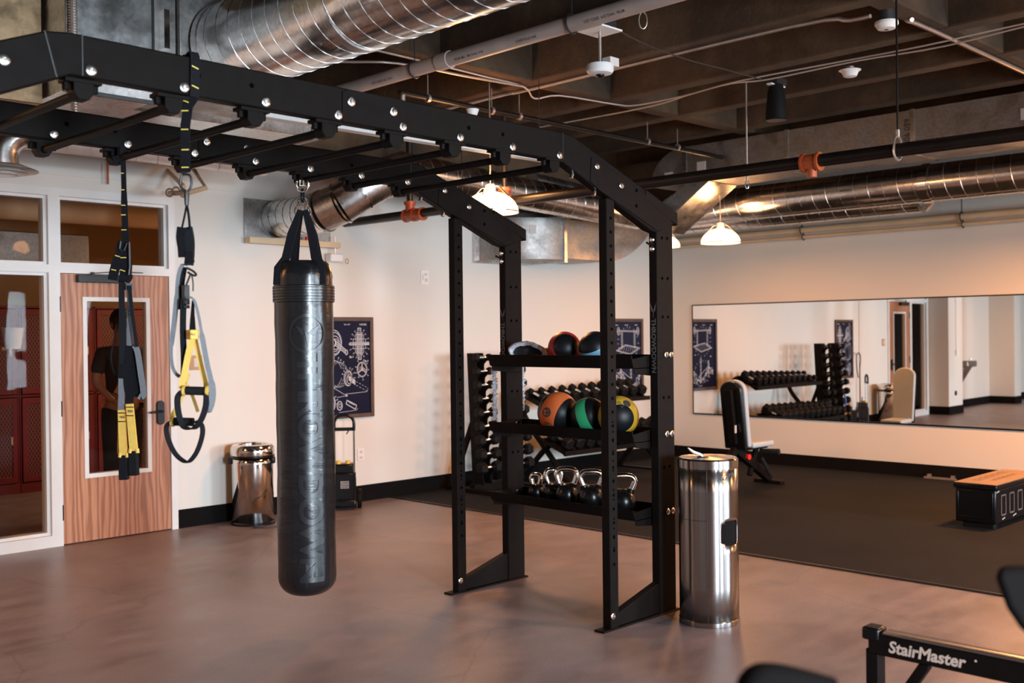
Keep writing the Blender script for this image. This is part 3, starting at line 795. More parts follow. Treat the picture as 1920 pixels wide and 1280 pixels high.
# ------------------------------------------------------------------ steel training rig
YN, YF, TW = 3.50, 4.672, .058            # near and far side frames
rig = empty('training_rig', (3.0, 4.1, 0), 'long black steel monkey-bar rig with bolted posts and overhead rungs', 'training rig')
def side(y0, ny):
    y1 = y0+TW
    # overhead rail: straight run with an angled end at each side
    top = [(1.44, 2.548), (3.85, 2.524), (3.93, 2.515), (4.755, 2.205), (4.755, 2.130), (4.60, 2.075), (4.54, 2.088), (3.835, 2.384), (1.44, 2.408), (.80, 2.13), (.66, 2.10), (.52, 2.12), (.52, 2.20), (1.36, 2.538)]
    r1 = MB().prism(top, y0, y1).build('overhead_rail', M['black_metal'], rig, bevel=.006, angle=25)
    # weld seams and splice plate on the outer face
    sm = MB(); o = .0025
    sm.bar((1.478, y0-o*.3, 2.41), (1.478, y0-o*.3, 2.548), .004, .004); sm.bar((1.355, y0-o*.3, 2.536), (1.392, y0-o*.3, 2.392), .005, .005); sm.bar((3.85, y0-o*.3, 2.388), (3.85, y0-o*.3, 2.524), .003, .003)
    sm.build('weld_seam', M['dark_steel'], r1)
    sp = MB().prism([(2.53, 2.400), (2.53, 2.520), (2.56, 2.534), (2.86, 2.531), (2.86, 2.396)], y0-.005, y0+.001).build('splice_plate', M['black_metal'], rig, bevel=.002)
    MB().prism([(4.05, 2.30), (4.06, 2.425), (4.12, 2.412), (4.72, 2.19), (4.72, 2.115), (4.60, 2.085), (4.12, 2.262)], y0-.005, y0+.001).build('gusset_plate', M['black_metal'], rig, bevel=.002)
    MB().prism([(4.50, 2.245), (4.50, 2.30), (4.78, 2.195), (4.78, 2.125)], y0-.006, y1+.004).build('end_cap', M['black_metal'], rig, bevel=.003)
    # posts
    for (a, b, z1, nm) in ((4.178, 4.245, 2.23, 'front_post'), (4.597, 4.742, 2.14, 'rear_post'), (.95, 1.02, 2.21, 'front_post'), (.53, .67, 2.13, 'rear_post')):
        p = MB().box(a, b, y0+.002, y1-.002, .008, z1).build(nm, M['black_metal'], rig, bevel=.005)
        hm = MB(); c = (a+b)/2
        if b-a < .1:
            for i in range(26): z = .34+.0715*i; hm.cyl((c, y0+.0008, z), (c, y0+.0035, z), .0085, 10)
            for i in range(14): z = .40+.0125*4*i; hm.cyl((c, y0+.0008, z+.025), (c, y0+.0035, z+.025), .0055, 8)
        else:
            for z in (.80, 1.18, 1.62, 1.83, 2.05):
                for dx in (-.024, .024): hm.cyl((c+dx, y0+.0008, z), (c+dx, y0+.0035, z), .0085, 10)
        hm.build('bolt_holes', M['hole'], p)
    for sgn, xf, xr in ((1, 4.245, 4.597), (-1, .95, .67)):
        q = [(xf, .012), (xf, .080), (xr, .178), (xr, .012)]
        MB().prism(q, y0+.006, y1-.006).build('foot_brace', M['black_metal'], rig, bevel=.004)
        MB().box(min(xf-.13*sgn, xr+.17*sgn), max(xf-.13*sgn, xr+.17*sgn), y0-.004, y1+.004, 0, .010).build('base_plate', M['black_metal'], rig, bevel=.003)
    # bolts
    def bolt(x, z, r=.0195, yy=None):
        yy = y0 if yy is None else yy
        b = MB().lathe([(r, 0), (r, .004), (r*.86, .006), (r*.55, .0065), (r*.52, .013), (r*.30, .0135), (r*.28, .008)], (x, yy, z), 20, (0,-1,0))
        return b.build('bolt', M['zinc'], rig)
    for x in (1.806-.30, 1.843, 2.177, 2.511, 2.843, 3.171, 3.501, 3.825): bolt(x, 2.4335-.011*(x-1.5))
    bolt(2.572, 2.484, yy=y0-.005); bolt(2.789, 2.474, yy=y0-.005); bolt(4.10, 2.382, .017, y0-.005); bolt(4.292, 2.302, .017, y0-.005); bolt(1.228, 2.42)
    for z in (1.413, .980, .556):
        for dx in (-.022, .022): bolt(4.69+dx, z, .017)
    bolt(4.193, .075, .017)
    hm = MB()
    for x, z in ((1.9, 2.481), (2.118, 2.479), (3.224, 2.464), (3.438, 2.462), (4.42, 2.288), (4.418, 2.206)): hm.cyl((x, y0+.0005, z), (x, y0-.0005 if x < 4.4 else y0-.006, z), .010, 12)
    hm.build('bolt_holes', M['hole'], r1)
    # bolt ends under the sloping part
    sb = MB()
    for x, z in ((3.95, 2.335), (4.12, 2.262), (4.20, 2.225)): sb.cyl((x, (y0+y1)/2, z), (x-.012, (y0+y1)/2, z-.026), .011, 10)
    sb.build('bolt_end', M['zinc'], rig)
    # J-hook with its two bolts on the rear post
    jb = MB(); jb.tube([(4.60, y0+.02, 2.015), (4.555, y0+.02, 2.013), (4.535, y0+.02, 2.020)], .006, 8); jb.build('hook', M['black_metal'], rig)
    for dz in (.025, -.025):
        b = MB().lathe([(.016, 0), (.016, .004), (.010, .012), (.006, .013)], (4.597, y0+.03, 2.015+dz), 14, (-1,0,0)); b.build('bolt', M['zinc'], rig)
side(YN, -1); side(YF, 1)
RX = (1.482, 1.803, 2.133, 2.466, 2.806, 3.138, 3.452, 3.790)
for x in RX:
    z = 2.358-.004*(x-1.5)
    MB().cyl((x, YN+.03, z), (x, YF+.028, z), .0165, 16).build('rung', M['black_metal'], rig)
    for yy in (YN+.029, YF+.029):
        b = MB(); b.box(x-.062, x+.062, yy-.032, yy+.032, z+.028, z+.042); b.prism([(x-.034, z+.03), (x-.034, z-.004), (x-.018, z-.026), (x+.018, z-.026), (x+.034, z-.004), (x+.034, z+.03)], yy-.030, yy+.030)
        b.cyl((x-.048, yy, z+.03), (x-.048, yy, z+.004), .013, 8); b.cyl((x+.048, yy, z+.03), (x+.048, yy, z+.004), .013, 8)
        b.build('rung_bracket', M['black_metal'], rig, bevel=.002)
# lettering on the inner faces of the rear posts (reads downwards) with the bird-like emblem above
for y0 in (YN, YF):
    mb = MB(); xf = 4.5962; yc = y0+TW/2
    put_text(mb, 'THROWDOWN', .041, lambda a, b: (xf, yc-b, 1.462-a), bold=.0012, spacing=1.0)
    t = 1.655
    mb.add([(xf, yc-s*.002, t-.055) if False else (xf, yc+dy, t+dz) for dy, dz, s in ((0.022,.045,1),(0.004,.008,1),(0.0,-.05,1),(-.004,.008,1),(-.022,.045,1),(-.012,-.005,1),(0.0,-.005,1),(.012,-.005,1))],
           [(0,1,7),(1,6,7),(1,2,6),(3,4,5),(3,5,6),(2,3,6)])
    mb.build('emblem_lettering', M['post_print'], rig)

# storage trays between the rear posts
def tray(name, z, dz):
    r = empty(name, (4.65, 4.11, z), None)
    return r
for z, lip, idx in ((1.345, .068, 0), (.945, .060, 1), (.525, .055, 2)):
    sh = MB(); ya, yb = YN+TW+.004, YF-.004
    x0, x1 = 4.462, 4.735
    fl = MB(); fl.box(x0, x1, ya, yb, z-.004, z)
    s0 = fl.build('shelf_tray', M['black_metal'], rig)
    f = MB(); f.prism([(x0, z), (x0+.006, z), (x0-.012, z+lip), (x0-.020, z+lip)], ya, yb+.012); f.prism([(x1-.02, z), (x1-.014, z), (x1+.0, z+lip), (x1-.006, z+lip)], ya, yb); f.build('lip', M['black_metal'], s0, bevel=.0015)
    for (a, b) in ((ya, ya+.006), (yb-.006, yb)):
        MB().prism([(x0-.01, z+lip*.7), (x0+.01, z-.03), (4.60, z-.045), (4.72, z-.045), (4.735, z), (4.735, z+lip), (4.60, z+lip)], a, b).build('shelf_bracket', M['black_metal'], s0, bevel=.002)

# ------------------------------------------------------------------ medicine balls
def ball(x, y, z, r, mat, label, parts=None):
    root = empty('medicine_ball', (x, y, z-r), label, 'medicine ball', 'medicine balls on the rig shelves')
    mb = MB().sphere((x, y, z), r, 40, 24)
    o = mb.build('ball', mat, root)
    # recentre so that the band is laid out round the middle
    for v in o.data.vertices: v.co.z -= r
    o.location = (0, 0, r); ORG[o.name] = Vector((x, y, z))
    if parts: parts(o, Vector((x, y, z)), r)
    return root
view = lambda p: (CAM-Vector(p)).normalized()
def sph_text(o, c, r, s, size, dirv, upv, mat, name, off=1.004, **k):
    n = Vector(dirv).normalized(); u = Vector(upv); u = (u-n*u.dot(n)).normalized(); w = u.cross(n)
    vs, fs = text_mesh(s, size, **k)
    mb = MB(); mb.add([c + (n + (w*v.x+u*v.y)/r).normalized()*r*off for v in vs], fs); mb.build(name, mat, o)
def sph_disc(o, c, r, rad, dirv, mat, name, cx=0, cy=0, upv=(0,0,1), off=1.002, inner=0):
    n = Vector(dirv).normalized(); u = Vector(upv); u = (u-n*u.dot(n)).normalized(); w = u.cross(n)
    mb = MB(); N = 28; vs = [c+(n+(w*cx+u*cy)/r).normalized()*r*off]
    for R in (rad*.5, rad):
        for i in range(N): a = 2*PI*i/N; vs.append(c+(n+(w*(cx+R*cos(a))+u*(cy+R*sin(a)))/r).normalized()*r*off)
    fs = [(0, 1+i, 1+(i+1) % N) for i in range(N)] + [(1+i, 1+N+i, 1+N+(i+1) % N, 1+(i+1) % N) for i in range(N)]
    mb.add(vs, fs); mb.build(name, mat, o)
R3 = (.707, -.707, 0)
def vdir(p, a, e):
    """direction on a ball at p seen a right / e up of its centre (fractions of the radius)"""
    v = view(p); rt = Vector((.74, -.67, 0)); up = Vector((0,0,1))
    k = math.sqrt(max(0, 1-a*a-e*e)); return (v*k + rt*a + up*e).normalized()
zs1, zs2 = 1.349, .949
p = (4.61, 4.195, zs1+.097+.05); ball(p[0], p[1], zs1+.1, .099, mat_ball('red_ball', (.42,.03,.03), vdir(p, .06, .2), .68), 'red and black medicine ball beside the rolled fleece on the top shelf')
p = (4.62, 3.965, zs1+.1); ball(p[0], p[1], zs1+.1, .098, mat_ball('blue_ball', (.18,.36,.48), vdir(p, -.38, .84), .30), 'light blue and black medicine ball at the right of the top shelf')
def deco12(o, c, r):
    d1 = vdir(c, -.58, .02)
    sph_disc(o, c, r, .030, d1, M['ink'], 'weight_badge')
    sph_text(o, c, r, '12', .040, d1, (-.15,0,-1), mat_orange, 'weight_number', 1.005, bold=.001)
    sph_text(o, c, r, 'TAG', .026, vdir(c, -.48, -.52), (-.1,0,-1), M['ink'], 'maker_letters', 1.004, bold=.0008)
mat_orange = simple('orange_print', (.62,.13,.035), .5)
p = (4.60, 4.245, zs2+.122); ball(p[0], p[1], zs2+.12, .122, mat_ball('orange_ball', (.62,.13,.035), vdir(p, .75, -.35), .44), 'orange and black medicine ball marked 12 on the middle shelf', deco12)
p = (4.62, 4.02, zs2+.105); ball(p[0], p[1], zs2+.108, .108, mat_ball('green_ball', (.03,.32,.13), vdir(p, .84, .26), .30), 'green striped black medicine ball between the orange and yellow ones')
def decoy(o, c, r):
    sph_disc(o, c, r, .024, vdir(c, .42, .62), M['ink'], 'weight_badge'); sph_text(o, c, r, 'TAG', .026, vdir(c, .12, .60), (-.6,.6,-.9), M['ink'], 'maker_letters', 1.004, bold=.0008)
p = (4.62, 3.80, zs2+.115); ball(p[0], p[1], zs2+.116, .116, mat_ball('yellow_ball', (.62,.38,.03), vdir(p, .10, -.12), .74), 'yellow and black medicine ball at the right of the middle shelf', decoy)

# rolled fleece on the top shelf and fleece strips hanging behind the far rear post
def fleece():
    r = empty('rolled_fleece', (4.59, 4.43, zs1), 'rolled grey fleece mat with dark inside on the top shelf', 'fleece mat')
    pts = []; N = 64
    c = Vector((4.57, 4.46, zs1+.045)); n = Vector((.2, -.98, 0)).normalized(); e1 = Vector((.68,-.73,0))
    mb = MB(); out = []
    rn = random.Random(3)
    ax_dir = Vector((.70, .71, .02))            # the roll points away from the viewer
    prof = []
    for i in range(44):
        t = i/43; a = t*2*PI*1.02
        R = (.112+.012*sin(3*a), .062+.018*max(0, sin(a*.5)))
        prof.append((R[0]*cos(a), R[1]*sin(a)+.018*sin(a/2)+.010))
    def ring(off, k): return [c + e1*(u*k) + Vector((0,0,1))*(v*k) + ax_dir*off for u, v in prof]
    vs = []; fs = []; L = [(-.05, 1.02), (-.06, .94), (-.05, .76), (.14, .76), (.14, .93), (.05, 1.0)]
    m_ = len(prof)
    for off, k in L:
        vs += [q + Vector((rn.uniform(-1,1), rn.uniform(-1,1), rn.uniform(-1,1)))*.003 for q in ring(off, k)]
    for j in range(len(L)):
        jj = (j+1) % len(L)
        for i in range(m_-1): fs.append((j*m_+i, j*m_+i+1, jj*m_+i+1, jj*m_+i))
    MB().add(vs, fs).build('fleece_roll', M['fleece'], r)
    MB().add([c + e1*(u*.80) + Vector((0,0,1))*(v*.80) + ax_dir*.02 for u, v in prof]+[c+ax_dir*.09], [(i, i+1, m_) for i in range(m_-1)]).build('inner_lining', M['towel_in'], r)
    mb = MB(); mb.tube([c+e1*.10+Vector((0,0,.02))+ax_dir*.0, c+e1*.155+Vector((0,0,.03))+ax_dir*.03, c+e1*.175+Vector((0,0,-.02))+ax_dir*.05], [.035,.040,.025], 10); mb.build('tan_edge', M['shoe_tan'], r, label='tan leather edge')
fleece()
def fringe(x, y, z0, z1, label):
    mb = MB(); rn = random.Random(int(x*1000)); n = int((z1-z0)/.006)
    for i in range(n):
        z = z0+(z1-z0)*i/n; a = rn.uniform(0, 2*PI); mb.tube([(x+rn.uniform(-.006,.006), y+rn.uniform(-.01,.01), z), (x+cos(a)*.020, y+sin(a)*.020, z-.008)], [.008,.005], 5)
    mb.tube([(x, y, z0), (x, y, z1)], .011, 8)
    thing(mb, 'fleece_strip', M['fleece'], label, 'fleece strip')
fringe(4.595, 4.78, 1.005, 1.335, 'grey shaggy fleece strip hanging left of the far rear rig post')
fringe(4.80, 4.735, 1.06, 1.335, 'grey shaggy fleece strip hanging right of the far rear rig post')

# ------------------------------------------------------------------ kettlebells
def kettlebell(x, y, r, hh, hw, rot, label):
    z = .5255
    root = empty('kettlebell', (x, y, z), label, 'kettlebell', 'kettlebells on the bottom shelf')
    prof = [(.0, 0), (r*.62, 0), (r*.80, r*.12), (r*.97, r*.55), (r, r*.95), (r*.93, r*1.35), (r*.70, r*1.72), (r*.40, r*1.92), (.0, r*1.97)]
    MB().lathe(prof, (x, y, z), 28, cap=False).build('bell', M['black_plastic'], root)
    e = Vector((cos(rot), sin(rot), 0)); c = Vector((x, y, z))
    b = [(-.55, 1.70), (-.78, 1.70+hh*.45), (-.88, 1.70+hh*.75), (-.70, 1.70+hh), (-.35, 1.70+hh*1.10), (.35, 1.70+hh*1.10), (.70, 1.70+hh), (.88, 1.70+hh*.75), (.78, 1.70+hh*.45), (.55, 1.70)]
    pts = [c+e*(u*r*hw)+Vector((0,0,v*r)) for u, v in b]
    # smooth
    sm = []
    for i in range(len(pts)-1):
        for k in range(4):
            t = k/4; p0 = pts[max(i-1, 0)]; p1 = pts[i]; p2 = pts[i+1]; p3 = pts[min(i+2, len(pts)-1)]
            sm.append(.5*((2*p1)+(p2-p0)*t+(2*p0-5*p1+4*p2-p3)*t*t+(3*p1-p0-3*p2+p3)*t**3))
    sm.append(pts[-1])
    MB().tube(sm, .0125+r*.045, 12).build('handle', M['chrome'], root)
    mb = MB()
    for s in (-1, 1): mb.tube([c+e*(s*r*.50*hw)+Vector((0,0,r*1.60)), c+e*(s*r*.60*hw)+Vector((0,0,r*1.95))], .019+r*.05, 12)
    mb.build('collar', M['black_plastic'], root)
kettlebell(4.64, 4.470, .049, 1.25, .72, -1.2, 'smallest kettlebell at the left end of the bottom shelf')
kettlebell(4.65, 4.335, .058, 1.45, .95, -.55, 'second kettlebell from the left with a chrome handle, bottom shelf')
kettlebell(4.62, 4.200, .065, 1.40, 1.05, -.9, 'middle kettlebell of the five on the bottom shelf')
kettlebell(4.61, 4.000, .070, 1.20, 1.05, -.75, 'fourth kettlebell from the left, just left of the near front post')
kettlebell(4.61, 3.765, .069, 1.20, 1.12, -.75, 'rightmost kettlebell, partly behind the near front post')

# ------------------------------------------------------------------ heavy bag
def heavy_bag():
    bx, by = 3.098, 4.640; zt, zb = 1.925, .205; R = .152
    r = empty('punching_bag', (bx, by, zb), 'tall black leather punching bag hanging from the rig', 'punching bag')
    prof = []
    for i in range(9): a = PI/2*i/8; prof.append((max(.001, R*.40+R*.56*sin(a)), zb+.085*(1-cos(a))))
    prof = [(.001, zb)] + prof
    N = 40; z0 = zb+.09; z1 = zt-.10
    for i in range(N+1):
        t = i/N; z = z0+(z1-z0)*t
        prof.append((R*(.965+.025*sin(t*9)*.3+.02*t), z))
    for i in range(1, 8): a = PI/2*i/7; prof.append((R*(1.0-.30*(1-cos(a))), z1+.10*sin(a)))
    prof.append((.001, zt+.004))
    mb = MB().lathe(prof, (bx, by, 0), 72, cap=False)
    # creases: soft pleats at the foot and folds near the top
    for v in mb.v:
        a = math.atan2(v.y-by, v.x-bx); h = v.z
        k = 0
        if h < zb+.17: k += .0032*sin(a*46)*max(0, 1-abs(h-(zb+.10))/.08)
        if h > zt-.24: k += .0028*sin(a*38+h*30)*max(0, 1-abs(h-(zt-.20))/.05)
        if h > zt-.13 and h < zt-.01: k += .004*sin(a*7+h*60)*sin(h*90)
        k += .0012*sin(a*3+h*11)+.0009*sin(h*37+a*2)
        d = Vector((v.x-bx, v.y-by, 0));
        if d.length > .05: v += d.normalized()*k
    body = mb.build('bag_body', M['bag'], r, angle=60)
    cu = MB().lathe([(R*1.005, zt-.215), (R*1.035, zt-.212), (R*1.04, zt-.13), (R*1.005, zt-.127)], (bx, by, 0), 64, cap=False)
    cu.build('stitched_cuff', M['bag'], r)
    st = MB()
    for z in (zt-.20, zt-.185, zt-.17, zt-.155, zt-.14): st.tube([(bx+R*1.042*cos(2*PI*i/64), by+R*1.042*sin(2*PI*i/64), z) for i in range(64)], .0012, 5, closed=True)
    st.build('stitching', M['strap_black'], r)
    # webbing arms up to the ring
    top = Vector((bx+.003, by+.003, 2.19))
    rt = Vector((.707,-.707,0)); fw = Vector((.707,.707,0))
    for s, d in ((-1, fw*-.05), (1, fw*-.05), (-1, fw*.07), (1, fw*.07)):
        a = Vector((bx, by, 0))+rt*(s*.085)+d*1.6; a = Vector((a.x, a.y, 0))
        off = Vector((a.x-bx, a.y-by, 0)).normalized()*(R*1.03)
        p0 = Vector((bx, by, zt-.125))+off; p1 = Vector((bx, by, zt-.04))+off*.96; p2 = Vector((bx, by, zt+.012))+off*.66; p3 = top+rt*(s*.012)+d*.05
        MB().ribbon([p0, p1, p2, p2*.5+p3*.5+rt*(s*.008), p3], [.040,.040,.044,.044,.030], .006, rt).build('hanging_strap', M['strap_black'], r)
    ch = MB()
    for s in (-1, 1):
        for k in range(2): 
            c = top+rt*(s*(.020+.012*k))+Vector((0,0,.012-.018*k)); ch.tube([c+rt*(.011*cos(a))+Vector((0,0,.022*sin(a))) for a in [2*PI*i/16 for i in range(16)]], .0035, 6, closed=True)
    ch.tube([top+Vector((0,0,.045))+rt*(.024*cos(a))+Vector((0,0,.024*sin(a))) for a in [2*PI*i/20 for i in range(20)]], .004, 6, closed=True)
    ch.build('ring', M['chrome'], r)
    sw = MB(); tz = 2.335
    sw.tube([top+Vector((0,0,.07)), Vector((bx, by, tz-.055))], .009, 8)
    sw.tube([Vector((bx, by, tz-.07))+rt*(.007*cos(a))+Vector((0,0,.035*sin(a))) for a in [2*PI*i/14 for i in range(14)]], .005, 6, closed=True)
    sw.build('chain_link', M['strap_black'], r)
    hk = MB(); hk.tube([Vector((bx, by, tz-.02))+rt*(-.028)+Vector((0,0,.025)), Vector((bx, by, tz-.02))+rt*(-.030), Vector((bx, by, tz-.045))+rt*(-.018), Vector((bx, by, tz-.052)), Vector((bx, by, tz-.045))+rt*.018, Vector((bx, by, tz-.02))+rt*.030, Vector((bx, by, tz-.02))+rt*.028+Vector((0,0,.025))], .006, 8)
    hk.cyl((bx, by, tz-.018), (bx, by, tz+.008), .017, 14); hk.build('swivel_shackle', M['chrome'], r)
    # printed emblem and lettering down the front of the bag
    ang0 = math.atan2(-by*.35-.9, -bx*.0+.05)  # faces between window and camera
    ang0 = math.radians(-117)
    pr = MB(); RR = R*.985+.0062
    def cyl(a, b, zc, th=ang0, rot=True):
        # text runs downward: reading direction = -z
        u, v = (b, -a) if rot else (a, b)
        t = th+u/RR; z = zc+v; tt = min(1, max(0, (z-z0)/(z1-z0))); rr = R*(.965+.0075*sin(tt*9)+.02*tt)+.0036
        return (bx+rr*cos(t), by+rr*sin(t), z)
    put_text(pr, 'THROWDOWN', .180, lambda a, b: cyl(a, b, .865), bold=.005, spacing=.82, slices=.008)
    for R1, R2 in ((.100, .084),):
        N = 48; vs = []
        for i in range(N+1):
            a = 2*PI*i/N
            for q in (R1, R2): vs.append(cyl(q*cos(a), q*sin(a), 1.55, rot=False))
        pr.add(vs, [(2*i, 2*i+2, 2*i+3, 2*i+1) for i in range(N)])
    pr.add([cyl(a, b, 1.55, rot=False) for a, b in ((-.065,.045),(-.016,.016),(0,-.078),(.016,.016),(.065,.045),(.036,-.006),(0,-.006),(-.036,-.006))], [(0,1,7),(1,6,7),(1,2,6),(3,4,5),(3,5,6),(2,3,6)])
    pr.build('printed_emblem', M['bag_print'], body)
heavy_bag()

# ------------------------------------------------------------------ suspension trainers
def sus(d, px_pts):
    return [dist_pt(x, y, d) for x, y in px_pts]
def smooth(pts, k=5):
    pts = [Vector(p) for p in pts]; out = []
    for i in range(len(pts)-1):
        p0 = pts[max(i-1, 0)]; p1 = pts[i]; p2 = pts[i+1]; p3 = pts[min(i+2, len(pts)-1)]
        for j in range(k):
            t = j/k; out.append(.5*((2*p1)+(p2-p0)*t+(2*p0-5*p1+4*p2-p3)*t*t+(3*p1-p0-3*p2+p3)*t**3))
    out.append(pts[-1]); return out
SD = Vector((.707, -.707, 0)); FW = Vector((.707, .707, 0))
def stitch(mb, d, x, y, w, a=0):
    p = dist_pt(x, y, d)-FW*.005; u = SD*cos(a)+Vector((0,0,1))*sin(a); mb.bar(p-u*w/2, p+u*w/2, .0025, .004)
def trainer_right():
    d = 3.80
    r = empty('suspension_trainer', (1.87, 3.53, .70), 'suspension trainer with two open yellow handles looped over the near rig rail', 'suspension trainer')
    # anchor webbing wraps over the near rail
    x = 1.868; yb = YN+TW
    loop = [(x+.012, YN-.005, 2.40), (x+.016, YN-.006, 2.548), (x+.016, YN+.03, 2.556), (x+.014, yb+.004, 2.54), (x+.01, yb+.006, 2.40), (x-.005, yb+.0, 2.36)]
    MB().ribbon(smooth(loop, 3), .036, .0035, (1,0,0)).build('anchor_strap', M['strap_black'], r)
    a1 = MB(); a1.ribbon([Vector((x+.012, YN-.006, 2.40)), Vector((x-.008, YN+.004, 2.365)), dist_pt(347.5, 235, d), dist_pt(348, 322, d)], .034, .006, SD)
    a1.build('anchor_strap', M['strap_black'], r)
    sm = MB()
    for (px, py, a) in ((348, 190, -.4), (347, 208, 0), (347, 243, 0), (348, 281, 0), (348, 314, 0)): stitch(sm, d-.008, px, py, .026, a)
    for (xx, zz) in ((x+.014, 2.505), (x+.013, 2.435)): sm.bar((xx-.013, YN-.0095, zz+.004), (xx+.013, YN-.0095, zz-.004), .0025, .004)
    sm.build('yellow_stitching', M['thread'], r)
    # carabiner
    c = MB(); c.tube(smooth(sus(d, [(341, 327), (355, 328), (359, 340), (357, 352), (350, 360), (343, 356), (338, 345), (341, 327)]), 4), .0045, 8)
    c.build('carabiner', M['dark_steel'], r)
    MB().tube(sus(d, [(357, 329), (359, 350)]), .0035, 6).build('carabiner_gate', M['chrome'], r)
    c = MB(); c.tube(sus(d, [(350, 358), (350, 368), (350, 385)]), [.008, .010, .007], 8); c.build('swivel', M['dark_steel'], r)
    c = MB()
    c.tube(smooth(sus(d, [(350, 383), (346, 405), (341, 428)]), 4), .004, 6); c.tube(smooth(sus(d, [(350, 383), (354, 405), (356, 430)]), 4), .005, 6)
    c.build('cord', M['strap_black'], r)
    MB().ribbon(smooth(sus(d, [(341, 426), (339, 445), (342, 465), (343, 482)]), 4), .030, .016, SD).build('sleeve', M['strap_black'], r)
    MB().ribbon(smooth(sus(d+.01, [(352, 426), (356, 450), (356, 475), (354, 497)]), 4), .030, .016, SD).build('sleeve', M['strap_slate'], r)
    MB().ribbon(smooth(sus(d, [(355, 472), (356, 492)]), 2), .028, .020, SD).build('keeper', M['strap_black'], r)
    c = MB(); c.tube(smooth(sus(d, [(350, 502), (362, 508), (368, 515), (362, 516), (352, 510)]), 3), .004, 6); c.tube(smooth(sus(d, [(359, 512), (362, 530), (362, 546)]), 3), .003, 6); c.tube(sus(d, [(358, 512), (349, 535)]), .004, 6)
    c.build('hook', M['dark_steel'], r)
    # long webbing loops
    MB().ribbon(smooth(sus(d+.02, [(352, 497), (341, 498), (334, 520), (331, 560), (326, 610), (321, 650), (322, 680), (328, 698), (337, 706)]), 5), [.010]*5+[.014]*10+[.018]*10+[.012]*16, .003, FW*.3+SD).build('webbing_loop', M['strap_grey'], r, label='light grey webbing')
    MB().ribbon(smooth(sus(d+.03, [(344, 500), (339, 530), (338, 580)]), 4), .028, .004, SD).build('webbing_loop', M['strap_slate'], r)
    MB().ribbon(smooth(sus(d, [(344, 560), (343, 620), (345, 680), (343, 720)]), 4), .022, .004, SD).build('webbing_loop', M['strap_slate'], r)
    c = MB(); c.cbox(dist_pt(348, 548, d), (.022, .02, .052)); c.cbox(dist_pt(348, 566, d), (.018, .03, .02)); c.cbox(dist_pt(349, 575, d), (.02, .02, .012)); c.build('cam_buckle', M['black_plastic'], r, bevel=.002)
    MB().ribbon(smooth(sus(d-.02, [(355, 556), (364, 563), (372, 590), (379, 630), (388, 680), (397, 720), (398, 745), (393, 765), (384, 770)]), 5), [.006]*5+[.010]*10+[.018]*10+[.024]*11+[.03]*5, .003, SD+FW*.4).build('webbing_loop', M['strap_grey'], r, label='grey webbing')
    MB().ribbon(sus(d-.01, [(362, 563), (361, 590), (361, 622)]), [.008, .014, .024], .004, SD).build('webbing_loop', M['strap_black'], r)
    # yellow tabs, triangles and grips
    t = MB().cbox(dist_pt(361, 627, d-.015), (.034, .034, .034)).build('yellow_tag', M['yellow'], r, bevel=.003)
    tx = MB(); put_text(tx, 'TRX', .012, lambda a, b: dist_pt(361, 627, d-.043)+SD*a+Vector((0,0,b))); tx.build('tag_letters', M['ink'], t)
    def tri(pts, w, nm='yellow_webbing', dd=0): MB().ribbon(smooth(sus(d+dd, pts), 3), w, .005, SD+FW*.2).build(nm, M['yellow'], r)
    tri([(360, 634), (352, 670), (345, 705), (340, 728)], .022, dd=-.015); tri([(365, 634), (373, 670), (382, 705), (388, 728)], .018, dd=.01)
    tri([(352, 700), (342, 735), (331, 765), (322, 782)], .018, dd=.03); tri([(351, 722), (362, 745), (371, 772)], .012, dd=.05)
    for (pa, pb, ca) in (((344, 732), (388, 732), -.02), ((322, 790), (366, 790), .03)):
        MB().cyl(dist_pt(pa[0]+5, pa[1], d+ca), dist_pt(pb[0]-3, pb[1]+1, d+ca), .0155, 14).build('grip', M['foam'], r)
        for q in (pa,) if ca > 0 else (pa, pb): MB().tube([dist_pt(q[0]-1, q[1], d+ca), dist_pt(q[0]+4, q[1], d+ca)], .019, 12).build('grip_cap', M['yellow'], r)
    # foot cradles
    MB().ribbon(smooth(sus(d-.03, [(341, 734), (333, 745), (334, 770), (341, 795), (352, 803), (366, 801), (378, 785), (386, 760), (387, 735)]), 4), .022, .005, SD*.7+FW*.7).build('foot_cradle', M['strap_black'], r)
    MB().ribbon(smooth(sus(d+.02, [(322, 790), (312, 800), (316, 825), (330, 852), (350, 866), (364, 855), (374, 835), (380, 810), (377, 795), (366, 790)]), 4), .018, .005, SD*.7+FW*.7).build('foot_cradle', M['strap_black'], r)
